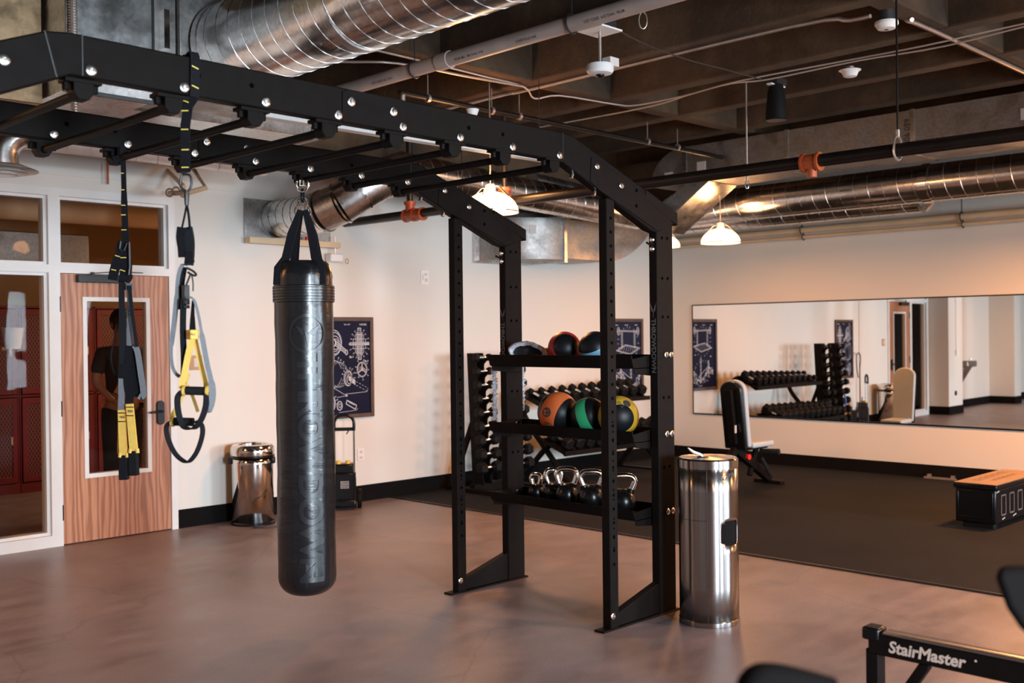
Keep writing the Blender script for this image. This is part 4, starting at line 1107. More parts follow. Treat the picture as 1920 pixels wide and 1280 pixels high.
def trainer_left():
    d = 4.78
    r = empty('suspension_trainer', (2.14, 4.62, .45), 'folded suspension trainer with yellow handles hanging straight down before the door', 'suspension trainer')
    px = [(229, 283), (231, 300), (233, 380), (235, 440), (236, 492)]
    MB().ribbon(smooth(sus(d, px), 3), [.018]*3+[.022]*3+[.028]*3+[.034]*4, .005, SD).build('anchor_strap', M['strap_black'], r)
    c = MB(); c.ribbon(sus(d-.02, [(212, 300), (224, 296)]), .030, .006, (0,0,1)); c.tube([dist_pt(229, 276, d), dist_pt(229, 292, d)], .022, 8); c.build('anchor_knot', M['strap_black'], r)
    sm = MB()
    for (px_, py, w) in ((230, 325, .012), (231, 356, .014), (232, 385, .018), (232, 403, .020), (233, 431, .022), (234, 458, .020)): stitch(sm, d-.012, px_, py, w)
    stitch(sm, d-.03, 221, 480, .022, -.3); stitch(sm, d-.03, 232, 483, .026); stitch(sm, d-.03, 214, 506, .022, -.2); stitch(sm, d-.03, 231, 507, .022, -.35)
    sm.build('yellow_stitching', M['thread'], r)
    MB().ribbon(smooth(sus(d-.02, [(228, 452), (222, 480), (215, 505), (211, 525)]), 3), [.03]*4+[.04]*6, .012, SD).build('folded_strap', M['strap_black'], r)
    MB().ribbon(smooth(sus(d-.015, [(236, 455), (237, 480), (236, 510), (232, 528)]), 3), [.036]*4+[.05]*6, .012, SD).build('folded_strap', M['strap_black'], r)
    c = MB(); c.tube(sus(d-.03, [(226, 452), (224, 466), (229, 472)]), .005, 6); c.tube(sus(d-.03, [(238, 455), (232, 470)]), .004, 6); c.tube(sus(d-.03, [(242, 454), (243, 500), (241, 515)]), .005, 6)
    c.build('carabiner', M['dark_steel'], r)
    c = MB(); c.tube(smooth(sus(d, [(238, 516), (247, 516), (244, 526), (238, 532)]), 3), .005, 6); c.cbox(dist_pt(240, 537, d), (.03, .03, .03)); c.build('buckle', M['black_plastic'], r)
    MB().ribbon(smooth(sus(d, [(228, 520), (228, 560), (230, 610), (230, 660), (230, 708)]), 3), [.026]*5+[.030]*8, .006, SD).build('webbing', M['strap_slate'], r)
    MB().ribbon(sus(d-.01, [(230, 682), (229, 709)]), .036, .012, SD).build('keeper', M['strap_black'], r)
    MB().ribbon(smooth(sus(d, [(228, 706), (228, 740), (227, 768)]), 3), .028, .006, SD).build('webbing', M['strap_grey'], r, label='grey webbing')
    g = MB().ribbon(smooth(sus(d+.01, [(240, 540), (242, 580), (243, 620), (245, 665)]), 3), [.012]*3+[.020]*3+[.028]*4, .004, SD).build('webbing', M['strap_grey'], r, label='grey webbing')
    tx = MB(); put_text(tx, 'TRX', .026, lambda a, b: dist_pt(242, 583, d-.002)+SD*b*.9+Vector((0,0,-a))); tx.build('webbing_letters', M['ink'], g)
    MB().ribbon(smooth(sus(d-.02, [(243, 535), (246, 570), (251, 610), (257, 650)]), 3), .016, .004, SD).build('webbing', M['strap_slate'], r)
    MB().ribbon(smooth(sus(d-.01, [(252, 647), (258, 660), (264, 700), (269, 735), (266, 744), (260, 742)]), 3), .026, .004, SD).build('webbing', M['strap_grey'], r, label='grey webbing')
    MB().ribbon(smooth(sus(d, [(243, 648), (240, 690), (242, 730), (250, 745)]), 3), [.030]*4+[.040]*6, .010, SD).build('webbing', M['strap_black'], r)
    MB().ribbon(smooth(sus(d+.01, [(246, 648), (254, 680), (258, 715), (258, 744)]), 3), [.034]*10, .006, SD).build('webbing', M['strap_black'], r)
    MB().tube(smooth(sus(d+.02, [(226, 575), (219, 620), (208, 665), (214, 700), (226, 718)]), 3), .004, 6).build('cord', M['strap_black'], r)
    MB().ribbon(sus(d, [(243, 690), (243, 755)]), .034, .010, SD).build('webbing', M['strap_black'], r)
    for (top, bot, dd) in (((228, 768), (232, 853), 0), ((243, 757), (251, 845), -.01)):
        y = MB().ribbon(sus(d+dd, [top, (top[0]*.6+bot[0]*.4, top[1]*.6+bot[1]*.4), bot]), [.032, .034, .036], .012, SD).build('yellow_webbing', M['yellow'], r)
        k = MB()
        for yy in (6, 22): k.bar(dist_pt(top[0]-6.6, top[1]+yy, d+dd-.008), dist_pt(top[0]+7.6, top[1]+yy, d+dd-.008), .003, .004)
        k.build('black_stitching', M['strap_black'], y)
        tx = MB(); put_text(tx, 'TRX', .013, lambda a, b: dist_pt(top[0]+1, top[1]+14, d+dd-.0085)+SD*a+Vector((0,0,b)), bold=.0004); tx.build('tag_letters', M['ink'], y)
        k = MB()
        for s in (-1, 1): k.tube([dist_pt(bot[0]+s*6, bot[1]-4, d+dd), dist_pt(bot[0]+s*7, bot[1]+4, d+dd)], .009, 8)
        k.build('grip_cap', M['yellow'], y)
        MB().ribbon(smooth(sus(d+dd+.01, [bot, (bot[0], bot[1]+25), (bot[0]+1, bot[1]+46)]), 3), [.036]*3+[.040]*4, .030, SD).build('foot_cradle', M['strap_black'], r, bevel=.004)
    MB().ribbon(sus(d+.03, [(226, 775), (224, 850)]), [.02,.02], .006, SD).build('yellow_webbing', M['yellow'], r)
trainer_right(); trainer_left()

# ------------------------------------------------------------------ wipe dispenser bin (near)
def wipe_bin():
    cx, cy = 4.685, 3.245; R = .156
    r = empty('wipe_dispenser_bin', (cx, cy, 0), 'brushed steel cylinder bin with a wipe in its lid beside the rig', 'bin')
    dirw = math.radians(-97)       # the waste slot faces this way
    N = 96; rows = [.028, .20, .38, .425, .437, .45, .48, .51, .54, .553, .57, .70, .82]
    vs = []; fs = []
    for z in rows:
        for k in range(N): a = 2*PI*k/N; vs.append((cx+R*cos(a), cy+R*sin(a), z))
    for i in range(len(rows)-1):
        for k in range(N):
            am = 2*PI*(k+.5)/N; da = (am-dirw+PI) % (2*PI)-PI; zm = (rows[i]+rows[i+1])/2
            if .425 < zm < .553:
                lim = .37 if .437 < zm < .54 else .30
                if abs(da) < lim: continue
            fs.append((i*N+k, i*N+(k+1) % N, (i+1)*N+(k+1) % N, (i+1)*N+k))
    b = MB().add(vs, fs).build('body', M['brushed'], r, angle=50)
    s = b.modifiers.new('sheet', 'SOLIDIFY'); s.thickness = .004
    MB().lathe([(.15, .03), (.15, .81)], (cx, cy, 0), 48, cap=False).build('inner_liner', M['matt_black'], r)
    MB().lathe([(R+.002, 0), (R+.003, .004), (R+.003, .026), (R+.0, .03)], (cx, cy, 0), 64).build('base_ring', M['brushed'], r)
    MB().lathe([(R-.002, .818), (R+.0025, .822), (R+.0025, .864), (R-.006, .872), (.001, .874)], (cx, cy, 0), 64, cap=False).build('lid', M['brushed'], r)
    a0 = math.radians(-148)
    sm = MB(); sm.box(-.0, .001, 0, .001, 0, .001)
    sm = MB(); e = lambda a, rr: (cx+rr*cos(a), cy+rr*sin(a))
    sm.tube([(*e(a0, R+.0005), .03), (*e(a0, R+.0005), .82)], .0018, 6); sm.tube([(*e(a0-.30*0-.0, R+.001), .556)]+[(*e(a0-t*.1, R+.001), .556) for t in range(1, 13)], .0012, 5)
    sm.build('panel_seam', M['dark_steel'], r)
    w = MB(); c = Vector((cx-.03, cy+.012, .874)); w.tube(smooth([c, c+Vector((-.01, .01, .012)), c+Vector((-.035, .035, .026)), c+Vector((-.055, .055, .048))], 4), [.010, .014, .016, .017, .018, .018, .018, .018, .017, .016, .014, .010, .006], 10, flat=.5)
    w.build('wipe', M['white_plastic'], r)
    MB().lathe([(.030, .8745), (.030, .877), (.012, .877)], (cx-.03, cy+.012, 0), 20).build('dispensing_hole', M['black_plastic'], r)
    tx = MB(); ta = math.radians(-108)
    put_text(tx, 'XGYM', .040, lambda u, v: (cx+(R+.001)*cos(ta+(u+v*.15)/R), cy+(R+.001)*sin(ta+(u+v*.15)/R), .782+v+u*.18), shear=.3, bold=.0008)
    tx.build('maker_lettering', M['ink'], r)
wipe_bin()

# polished bin by the door
def door_bin():
    cx, cy = 4.63, 7.715; R = .172
    r = empty('waste_bin', (cx, cy, 0), 'round polished steel waste bin with open top beside the door', 'bin')
    MB().lathe([(R*.98, .02), (R*.98, .50), (R*.985, .555)], (cx, cy, 0), 56, cap=False).build('body', M['polished'], r).modifiers.new('s', 'SOLIDIFY').thickness = .004
    MB().lathe([(R*1.05, 0), (R*1.05, .014), (R*.98, .024)], (cx, cy, 0), 48).build('base_ring', M['black_plastic'], r)
    MB().lathe([(R*1.04, .548), (R*1.05, .552), (R*1.05, .566), (R*1.0, .572)], (cx, cy, 0), 48, cap=False).build('band', M['black_plastic'], r)
    MB().lathe([(R*1.02, .568), (R*1.05, .59), (R*1.03, .63), (R*.93, .652), (R*.74, .657), (R*.70, .650), (R*.66, .60)], (cx, cy, 0), 56, cap=False).build('lid', M['polished'], r)
    MB().lathe([(.001, .45), (R*.9, .46), (R*.9, .62)], (cx, cy, 0), 40, cap=False).build('liner', M['black_plastic'], r)
    for a in (math.radians(-135+78), math.radians(-135-75)):
        c = Vector((cx+R*1.05*cos(a), cy+R*1.05*sin(a), .525)); MB().cbox(c, (.03, .045, .055), Matrix.Rotation(a, 3, 'Z')).build('side_handle', M['black_plastic'], r, bevel=.006)
door_bin()
pts = [(4.50, 7.50), (4.55, 7.42), (4.68, 7.38), (4.86, 7.33), (4.93, 7.36), (4.86, 7.43), (4.80, 7.40), (4.90, 7.34), (5.02, 7.36), (5.06, 7.46), (4.98, 7.60), (4.93, 7.72), (5.0, 7.86), (5.06, 7.94)]
thing(MB().tube(smooth([(a, b, .006+.004*(i % 3 == 1)) for i, (a, b) in enumerate(pts)], 4), .005, 6), 'power_cord', M['rope_dark'], 'black power cord looped on the floor by the door bin', 'cord')

# upright wheeled sprayer cart
def cart():
    cx, cy = 5.56, 7.72
    r = empty('sprayer_cart', (cx, cy, 0), 'black wheeled cleaning cart with chrome pull handle and yellow caps', 'cart')
    e = Vector((.80, -.60, 0)).normalized(); f = Vector((-.60, -.80, 0)).normalized(); c0 = Vector((cx, cy, 0)); up = Vector((0,0,1))
    Rm = Matrix((e, f, up)).transposed()
    P = lambda a, b, z: c0+e*a+f*b+up*z
    b = MB(); b.cbox(P(0, -.03, .19), (.19, .17, .28), Rm); b.cbox(P(0, -.03, .36), (.175, .14, .09), Rm); b.cbox(P(0, 0, .06), (.21, .2, .07), Rm); b.build('body', M['black_plastic'], r, bevel=.018)
    g = MB()
    for i in range(6):
        for j in range(5): g.cbox(P(-.032+.013*i, .058, .195+.014*j), (.007, .003, .008), Rm @ Matrix.Rotation(.6, 3, 'Y'))
    g.build('vent_grille', M['paper'], r, label='pale perforated grille')
    for s in (-1, 1):
        MB().tube([P(s*.085, .045, .30), P(s*.085, .045, .715)], .0095, 10).build('handle_tube', M['chrome'], r)
        MB().cyl(P(s*.085, .045, .05), P(s*.085, .045, .33), .014, 10).build('handle_socket', M['black_plastic'], r)
        w = MB(); w.lathe([(.03, -.018), (.078, -.018), (.085, -.012), (.085, .012), (.078, .018), (.03, .018)], P(s*.13, -.05, .085), 28, e); w.build('wheel', M['rubber'], r)
    h = MB(); h.tube(smooth([P(-.085, .045, .70), P(-.085, .045, .78), P(-.055, .045, .825), P(0, .045, .838), P(.055, .045, .825), P(.085, .045, .78), P(.085, .045, .70)], 4), .014, 10); h.cbox(P(0, .045, .715), (.15, .022, .03), Rm); h.tube([P(.04, .055, .70), P(.02, .06, .672)], .006, 6)
    h.build('grip', M['black_plastic'], r)
    for s in (-.055, .03): 
        k = MB(); k.cyl(P(s, .01, .405), P(s, .01, .432), .024, 14); k.build('cap', M['yellow_plastic'], r)
    k = MB(); k.tube(smooth([P(-.10, -.02, .36), P(-.12, 0, .45), P(-.10, .0, .475)], 3), .008, 6); k.build('hose', M['black_plastic'], r)
    # yellow-edged canister at the back, seen in the mirror
    k = MB(); k.cbox(P(-.02, -.15, .17), (.24, .12, .22), Rm); k.build('canister', M['black_plastic'], r, bevel=.03)
    k = MB(); k.tube([P(-.02+.085*cos(a)*1.0, -.212, .17+.07*sin(a)) for a in [2*PI*i/24 for i in range(24)]], .008, 6, closed=True); k.build('yellow_ring', M['yellow_plastic'], r)
cart()
mb = MB(); mb.tube(smooth([(5.30, 7.90, .95), (5.27, 7.90, 1.10), (5.33, 7.90, 1.18), (5.42, 7.90, 1.12), (5.43, 7.89, .95), (5.40, 7.88, .78)], 5), .009, 8); mb.tube([(5.29, 7.90, .0), (5.30, 7.90, .95)], .007, 6)
thing(mb, 'spray_hose', M['rope_dark'], 'black spray hose loop leaning on the wall behind the cleaning cart', 'hose')

# ------------------------------------------------------------------ dumbbells
def make_db(s, name='dumbbell'):
    """hex dumbbell, handle along local X, resting origin at handle axis"""
    r = empty(name, (0,0,0))
    for sg in (-1, 1):
        m_ = MB(); L = .048+.045*s; R = .032+.040*s; x0 = .058
        pr = [(R*.86, 0), (R, L*.12), (R, L*.86), (R*.78, L)]
        m_.lathe(pr, (sg*x0, 0, 0), 6, (sg,0,0)); m_.build('head', M['rubber'], r, bevel=.003)
    MB().lathe([(.012,-.062), (.0145,-.03), (.0155,0), (.0145,.03), (.012,.062)], (0,0,0), 14, (1,0,0)).build('handle', M['chrome'], r)
    return r
def place_db(proto, first, loc, rot, label, group):
    o = proto if first else copy_tree(proto)
    o.location = loc; o.rotation_euler = rot
    o['label'] = label; o['category'] = 'dumbbell'; o['group'] = group
    return o

# vertical tree: two back-to-back columns of saddles
def tree():
    r = empty('dumbbell_tree', (7.20, 7.52, 0), 'tall black upright dumbbell stand with two stepped columns by the wall', 'dumbbell rack')
    cols = []
    for ci, (bx, tx) in enumerate(((6.985, 7.02), (7.43, 7.40))):
        yb = 7.50
        # pair of saw-toothed side plates per column
        for s in (-.052, .052):
            poly = [(yb+.03, .10), (yb+.09, 1.36), (yb-.02, 1.36), (yb-.035, 1.33)]
            for k in range(9):
                z = 1.30-.132*k; poly += [(yb-.035-.010*k, z), (yb-.075-.010*k, z+.022), (yb-.085-.010*k, z-.010), (yb-.04-.010*k, z-.045), (yb-.035-.010*k, z-.075)]
            poly += [(yb-.14, .10)]
            MB().prism(poly, bx+s-.004, bx+s+.004, 'x').build('side_plate', M['black_metal'], r)
        MB().prism([(yb+.0, .10), (yb+.06, 1.355), (yb+.075, 1.355), (yb+.02, .10)], bx-.052, bx+.052, 'x').build('back_plate', M['black_metal'], r)
    for s in (-1, 1):
        x = 7.205+s*.30; MB().bar((x, 7.86, .03), (x, 7.16, .03), .06, .05).build('foot', M['black_metal'], r, bevel=.006)
        MB().bar((x, 7.80, .04), (7.205+s*.22, 7.56, .72), .04, .05).build('brace', M['black_metal'], r, bevel=.004)
        MB().box(x-.033, x+.033, 7.135, 7.165, .004, .058).build('foot_cap', M['dark_steel'], r)
    MB().bar((6.90, 7.50, .07), (7.51, 7.50, .07), .07, .06).build('crossbar', M['black_metal'], r)
    ords = ['top', 'second', 'third', 'fourth', 'fifth', 'sixth', 'seventh', 'eighth', 'lowest']
    for k in range(9):
        pro = make_db(.10+.078*k)
        z = 1.318-.132*k; y = 7.50-.072-.010*k
        place_db(pro, True, (6.985, y, z), (0,0,0), 'black hex dumbbell, %s level of the left column of the upright stand' % ords[k], 'dumbbells on the upright stand')
        place_db(pro, False, (7.43, y, z), (0,0,0), 'black hex dumbbell, %s level of the right column of the upright stand' % ords[k], 'dumbbells on the upright stand')
tree()
thing(MB().ribbon(smooth([(7.13, 7.30, .62), (7.15, 7.27, .54), (7.14, 7.28, .45)], 3), .035, .012, (1,0,0)), 'blue_strap', M['blue_plastic'], 'blue strap hanging on the upright dumbbell stand', 'strap')

# two-tier rack along the wall
def tier_rack():
    xa, xb = 7.72, 9.50
    r = empty('dumbbell_rack', (8.6, 7.55, 0), 'two-tier black dumbbell rack with curved legs in the corner', 'dumbbell rack')
    tiers = ((.865, 7.52, .42), (.405, 7.20, .42))
    for z, y, w in tiers:
        t = Vector((0, -cos(.35), -sin(.35))); c = Vector((0, y, z))
        for s in (-.5, .5):
            p = c + t*(s*w*.8); MB().bar((xa, p.y, p.z), (xb, p.y, p.z), .035, .045).build('rail', M['black_metal'], r, bevel=.004)
        pl = MB(); p0 = c-t*.17; p1 = c+t*.17
        pl.add([(xa, p0.y, p0.z), (xb, p0.y, p0.z), (xb, p1.y, p1.z), (xa, p1.y, p1.z), (xa, p0.y, p0.z-.012), (xb, p0.y, p0.z-.012), (xb, p1.y, p1.z-.012), (xa, p1.y, p1.z-.012)], [(0,1,2,3),(7,6,5,4),(0,4,5,1),(1,5,6,2),(2,6,7,3),(3,7,4,0)])
        pl.build('tray', M['black_metal'], r)
    for x in (xa+.16, xb-.06):
        MB().tube(smooth([(x, 7.40, .80), (x, 7.62, .93), (x, 7.74, .90), (x, 7.78, .78), (x, 7.70, .62), (x, 7.45, .36), (x, 7.20, .10), (x, 7.10, .03)], 5), .030, 10).build('curved_leg', M['black_metal'], r)
        MB().tube(smooth([(x, 7.06, .37), (x, 7.24, .45), (x, 7.42, .38), (x, 7.62, .20), (x, 7.76, .03)], 5), .030, 10).build('curved_leg', M['black_metal'], r)
        MB().box(x-.045, x+.045, 7.03, 7.88, 0, .03).build('foot', M['black_metal'], r, bevel=.005)
    for ti, (z, y, w) in enumerate(tiers):
        n = 11; tier = 'upper' if ti == 0 else 'lower'
        for k in range(n):
            s = (.15+.062*k) if ti == 0 else (.85+.035*k)
            pro = make_db(s)
            R = .032+.040*s; rise = R*.87+.020
            nrm = Vector((0, -sin(.35), cos(.35)))
            x = xa+.09+(xb-xa-.18)*k/(n-1)
            c = Vector((x, y, z))+nrm*rise
            pos = ['leftmost', 'second from left', 'third from left', 'fourth from left', 'fifth from left', 'middle', 'fifth from right', 'fourth from right', 'third from right', 'second from right', 'rightmost'][k]
            place_db(pro, True, c, (.35, 0, PI/2), 'black hex dumbbell, %s on the %s tier of the corner rack' % (pos, tier), 'dumbbells on the two-tier rack')
            pro.rotation_euler = Matrix(((0,1,0),(-cos(.35),0,-sin(.35)),(-sin(.35),0,cos(.35)))).to_euler()
tier_rack()

# ------------------------------------------------------------------ adjustable bench by the mirror wall
def bench():
    c0 = Vector((8.80, 5.74, 0)); e = Vector((.99, -.04, 0)).normalized(); s = Vector((.04, .99, 0)).normalized(); up = Vector((0,0,1))
    r = empty('weight_bench', c0, 'adjustable bench with pale grey pads and black back, upright by the mirror', 'bench')
    P = lambda a, b, z: c0+e*a+s*b+up*z       # a forward of the back rest, b sideways
    # back pad: rounded slab standing almost upright
    def slab(a0, a1, tilt, z0, z1, w0, w1, nm, mat, top=.10):
        n = 14; outl = []
        for i in range(n+1):
            t = PI*i/n; outl.append((w1*cos(t), z1-top+top*sin(t)))
        outl = [(w0, z0)]+outl+[(-w0, z0)]
        vs = []
        for a in (a0, a1):
            for b, z in outl: vs.append(P(a-tilt*(z-z0), b, z))
        m_ = len(outl); fs = [tuple(range(m_))[::-1], tuple(range(m_, 2*m_))]+[(i, (i+1) % m_, m_+(i+1) % m_, m_+i) for i in range(m_)]
        return MB().add(vs, fs).build(nm, mat, r, bevel=.014, seg=3)
    slab(.0, .055, .13, .42, 1.075, .125, .13, 'back_pad', M['seat_vinyl'])
    slab(-.055, .0, .13, .40, 1.06, .12, .122, 'back_shell', M['black_plastic'])
    b = MB(); b.bar(P(-.075, 0, .45), P(-.15, 0, .98), .085, .045, e); b.build('spine', M['black_metal'], r, bevel=.006)
    MB().cbox(P(-.112, -.05, .60), (.02, .012, .075)).build('warning_label', M['paper'], r)
    # seat
    vs = MB(); Rm = Matrix((s, e, up)).transposed(); vs.cbox(P(.25, 0, .432), (.26, .36, .055), Rm); vs.build('seat_pad', M['seat_vinyl'], r, bevel=.02, seg=3)
    b = MB(); b.cbox(P(.22, 0, .395), (.12, .38, .03), Rm); b.build('seat_support', M['black_metal'], r)
    b = MB(); b.bar(P(-.05, 0, .40), P(.52, 0, .055), .07, .08); b.build('main_beam', M['black_metal'], r, bevel=.008)
    b = MB(); b.bar(P(.30, 0, .38), P(.18, 0, .12), .04, .05); b.build('strut', M['black_metal'], r, bevel=.004)
    b = MB(); b.bar(P(-.05, 0, .40), P(-.42, 0, .05), .06, .07); b.build('rear_beam', M['black_metal'], r, bevel=.006)
    b = MB(); b.bar(P(.52, -.16, .025), P(.52, .16, .025), .08, .05); b.build('front_foot', M['black_metal'], r, bevel=.01)
    b = MB(); b.bar(P(-.42, -.22, .025), P(-.42, .22, .025), .07, .05); b.build('rear_foot', M['black_metal'], r, bevel=.01)
    b = MB(); b.cyl(P(.34, -.02, .345), P(.37, -.22, .355), .030, 12); b.cyl(P(.24, -.10, .30), P(.34, -.14, .12), .020, 10); b.build('roller', M['foam'], r)
    MB().cyl(P(.10, -.035, .315), P(.10, -.062, .315), .028, 16).build('red_knob', M['red_plastic'], r)
bench()

# ------------------------------------------------------------------ black crate box on the rubber floor (right)
def step_box():
    x0, x1, y0, y1 = 8.20, 9.20, 3.075, 3.405
    r = empty('plyo_box', ((x0+x1)/2, (y0+y1)/2, 0), 'low black box with tan printed top standing on the rubber floor', 'step box')
    MB().box(x0+.012, x1, y0+.012, y1-.012, .05, .315).build('body', M['black_plastic'], r, bevel=.012)
    MB().box(x0, x1+.01, y0, y1, .310, .350).build('lid', M['black_plastic'], r, bevel=.008)
    MB().box(x0+.006, x1, y0+.006, y1-.006, .350, .354).build('top_board', M['ply'], r)
    b = MB(); b.box(x0+.03, x0+.10, y0+.03, y1-.06, .0, .055); b.box(x1-.10, x1-.03, y0+.03, y1-.06, .0, .055); b.build('feet', M['rubber'], r, bevel=.01)
    e = MB(); xe = x0+.0110
    e.box(xe-.006, xe, y0+.03, y1-.03, .085, .10); e.box(xe-.006, xe, y0+.03, y0+.04, .09, .29); e.box(xe-.006, xe, y1-.04, y1-.03, .09, .29); e.box(xe-.006, xe, y0+.03, y1-.03, .285, .295)
    e.build('end_panel_rim', M['black_plastic'], r, bevel=.003)
    tx = MB(); z = .3545
    def onlid(a, b): return (x0+.47+a*.9, (y0+y1)/2+.01+b, z)
    def stroke(pts, w):
        for (a, b), (c, e_) in zip(pts[:-1], pts[1:]):
            L = math.hypot(c-a, e_-b)
            if L < 1e-6: continue
            nx, ny = -(e_-b)/L*w/2, (c-a)/L*w/2; tx.add([onlid(a+nx, b+ny), onlid(c+nx, e_+ny), onlid(c-nx, e_-ny), onlid(a-nx, b-ny)], [(0,1,2,3)])
    for row, (x_a, x_b, yy, amp) in enumerate(((-.34, .40, .045, .040), (-.26, .34, -.055, .026))):
        stroke([(x_a+(x_b-x_a)*i/70+.022*sin(i*.9), yy+.02*(i/70)+amp*sin(i*.9+1.4)*(.5+.5*abs(sin(i*.23+row)))) for i in range(71)], .008)
    tx.build('top_lettering', M['frame_wood'], r)
    # outlined numerals on the long side
    tx = MB(); yf = y0+.0112
    for cx in (x0+.17, x0+.34, x0+.51):
        for R_ in (0,):
            pts = [(cx+.045*(1 if cos(a) > 0 else -1)*min(1, abs(cos(a))*1.6), .185+.075*(1 if sin(a) > 0 else -1)*min(1, abs(sin(a))*1.25)) for a in [2*PI*i/32+.05 for i in range(32)]]
            polyl(tx, pts, yf, .012, True)
    tx.build('outlined_numerals', M['post_print'], r)
    tx = MB()
    for (a, b, n_) in ((.14, .078, 4), (.36, .078, 5), (.03, .292, 4)):
        for k in range(n_): strip(tx, (x0+a+.014*k, b+.002*k), (x0+a+.010+.014*k, b+.002+.002*k), .009, yf)
    tx.build('small_lettering', M['paper'], r)
step_box()
mb = MB(); mb.box(9.95, 10.66, 5.0-.0, 5.0+.0001, 0, .0001)
mb = MB()
for a in (wallprism(4.40, 4.72, .03, .07, .012, .030), wallprism(4.42, 4.45, .02, .06, .03, .055), wallprism(4.66, 4.69, .02, .06, .03, .055)): mb.add(a.v, a.f)
thing(mb, 'floor_bracket', M['conduit'], 'small metal bracket on the floor against the mirror wall baseboard', 'bracket')

# ------------------------------------------------------------------ near machine, lower right corner
def rower():
    xb = 3.425
    r = empty('rowing_machine', (xb, .9, 0), 'black low machine beam with StairMaster lettering on its side', 'exercise machine')
    ys, ye = 1.715, .10; zt = .505
    MB().box(xb-.03, xb+.03, ye, ys-.01, zt-.075, zt-.004).build('beam', M['black_metal'], r, bevel=.004)
    MB().box(xb-.026, xb+.026, ye, ys-.06, zt-.004, zt+.006).build('slide_rail', M['brushed'], r, bevel=.002)
    MB().box(xb-.034, xb+.034, ys-.05, ys+.012, zt-.03, zt+.014).build('end_cap', M['black_plastic'], r, bevel=.008)
    MB().box(xb-.028, xb+.028, ys-.045, ys+.0, .03, zt-.06).build('leg', M['black_metal'], r, bevel=.004)
    MB().bar((xb, ys-.20, zt-.08), (xb, ys-.07, .22), .035, .03, (1,0,0)).build('strut', M['black_metal'], r, bevel=.003)
    MB().box(xb-.2, xb+.2, ys-.06, ys+.015, 0, .035).build('foot', M['black_metal'], r, bevel=.006)
    m_ = MB(); m_.prism([(ys-.10, .20), (ys-.13, .315), (ys-.19, .325), (ys-.24, .28), (ys-.24, .18)], xb-.09, xb+.06, 'x'); m_.build('pedal', M['black_plastic'], r, bevel=.012)
    MB().box(xb-.03, xb+.03, ye-.02, ye+.03, .0, zt).build('leg', M['black_metal'], r)
    tx = MB(); put_text(tx, 'StairMaster', .055, lambda a, b: (xb-.0305, 1.505-a, zt-.040+b), shear=.16, bold=.0016, spacing=1.0)
    tx.build('side_lettering', M['cream_print'], r); tx = MB()
    arc2 = [(1.505-.163+.004*cos(t), zt-.026+.004*sin(t)) for t in [2*PI*i/10 for i in range(10)]]
    tx.add([(xb-.0305, a, b) for a, b in arc2], [tuple(range(10))])
    tx.build('registered_mark', M['cream_print'], r)
rower()
def near_machine():
    r = empty('exercise_bike', (1.55, .30, 0), 'blurred black padded exercise machine at the right edge of the photo', 'exercise machine')
    d = 1.65
    P = lambda x, y, dd=0: dist_pt(x, y, d+dd)
    def padp(outl, nm, t0, t1):
        vs = [P(x, y, t0) for x, y in outl]+[P(x, y, t1) for x, y in outl]; n = len(outl)
        return MB().add(vs, [tuple(range(n)), tuple(range(n, 2*n))[::-1]]+[(i, (i+1) % n, n+(i+1) % n, n+i) for i in range(n)]).build(nm, M['matt_black'], r, bevel=.012, seg=3)
    padp([(1872, 1060), (2060, 1060), (2060, 1260), (1935, 1196), (1912, 1176), (1888, 1140), (1868, 1085)], 'side_pad', -.02, .14)
    b = P(2010, 1150); MB().cyl((b.x, b.y, 0), (b.x, b.y, b.z), .035, 14).build('post', M['black_metal'], r)
    MB().box(b.x-.25, b.x+.25, b.y-.06, b.y+.06, 0, .05).build('base', M['black_metal'], r, bevel=.01)
near_machine()
def near_saddle():
    d = 1.45; P = lambda x, y, dd=0: dist_pt(x, y, d+dd)
    c = P(1462, 1300)
    r = empty('exercise_bike', (c.x, c.y, 0), 'blurred dark rounded handle cut off by the bottom edge of the photo', 'exercise machine')
    MB().tube(smooth([P(1405, 1305), P(1418, 1276), P(1450, 1273), P(1500, 1283), P(1560, 1300)], 4), .022, 12).build('handle', M['matt_black'], r)
    q = P(1462, 1292)
    MB().cyl((q.x, q.y, 0), (q.x, q.y, q.z), .025, 12).build('post', M['black_metal'], r)
    MB().box(q.x-.18, q.x+.18, q.y-.05, q.y+.05, 0, .04).build('base', M['black_metal'], r, bevel=.01)
near_saddle()

# ------------------------------------------------------------------ water fountain, picture (seen in the mirror)
r = empty('water_fountain', (.9, 8.12, .55), 'wall-hung stainless drinking fountain in the niche, seen in the mirror', 'water fountain')
MB().box(.62, 1.12, 7.68, 8.12, .82, .94).build('basin', M['brushed'], r, bevel=.02)
MB().prism([(8.12, .38), (8.12, .82), (7.75, .82), (8.02, .38)], .68, 1.06, 'x').build('housing', M['galv'], r)
MB().cyl((.70, 7.78, .94), (.70, 7.78, .99), .018, 12).build('spout', M['chrome'], r)
MB().box(.72, 1.02, 8.06, 8.12, .95, 1.42).build('bottle_filler', M['galv_matt'], r, bevel=.01)
mb = MB(); mb.tube([(1.95, 7.59, 1.16), (1.95, 7.59, 3.1)], .006, 6); mb.cbox((1.95, 7.585, 1.12), (.07, .03, .10))
thing(mb, 'call_box', M['white_plastic'], 'white box with a cord up the pier, seen in the mirror', 'wall box')
thing(MB().cyl((1.98, 7.598, .38), (1.98, 7.585, .38), .045, 20), 'wall_plate', M['dark_steel'], 'dark round plate low on the pier, seen in the mirror', 'plate')
thing(MB().box(-2.35, -1.95, 7.94, 7.975, .9, 1.7), 'picture', M['frame_wood'], 'dark framed picture beyond the niche at the mirror edge', 'picture', bevel=.004)

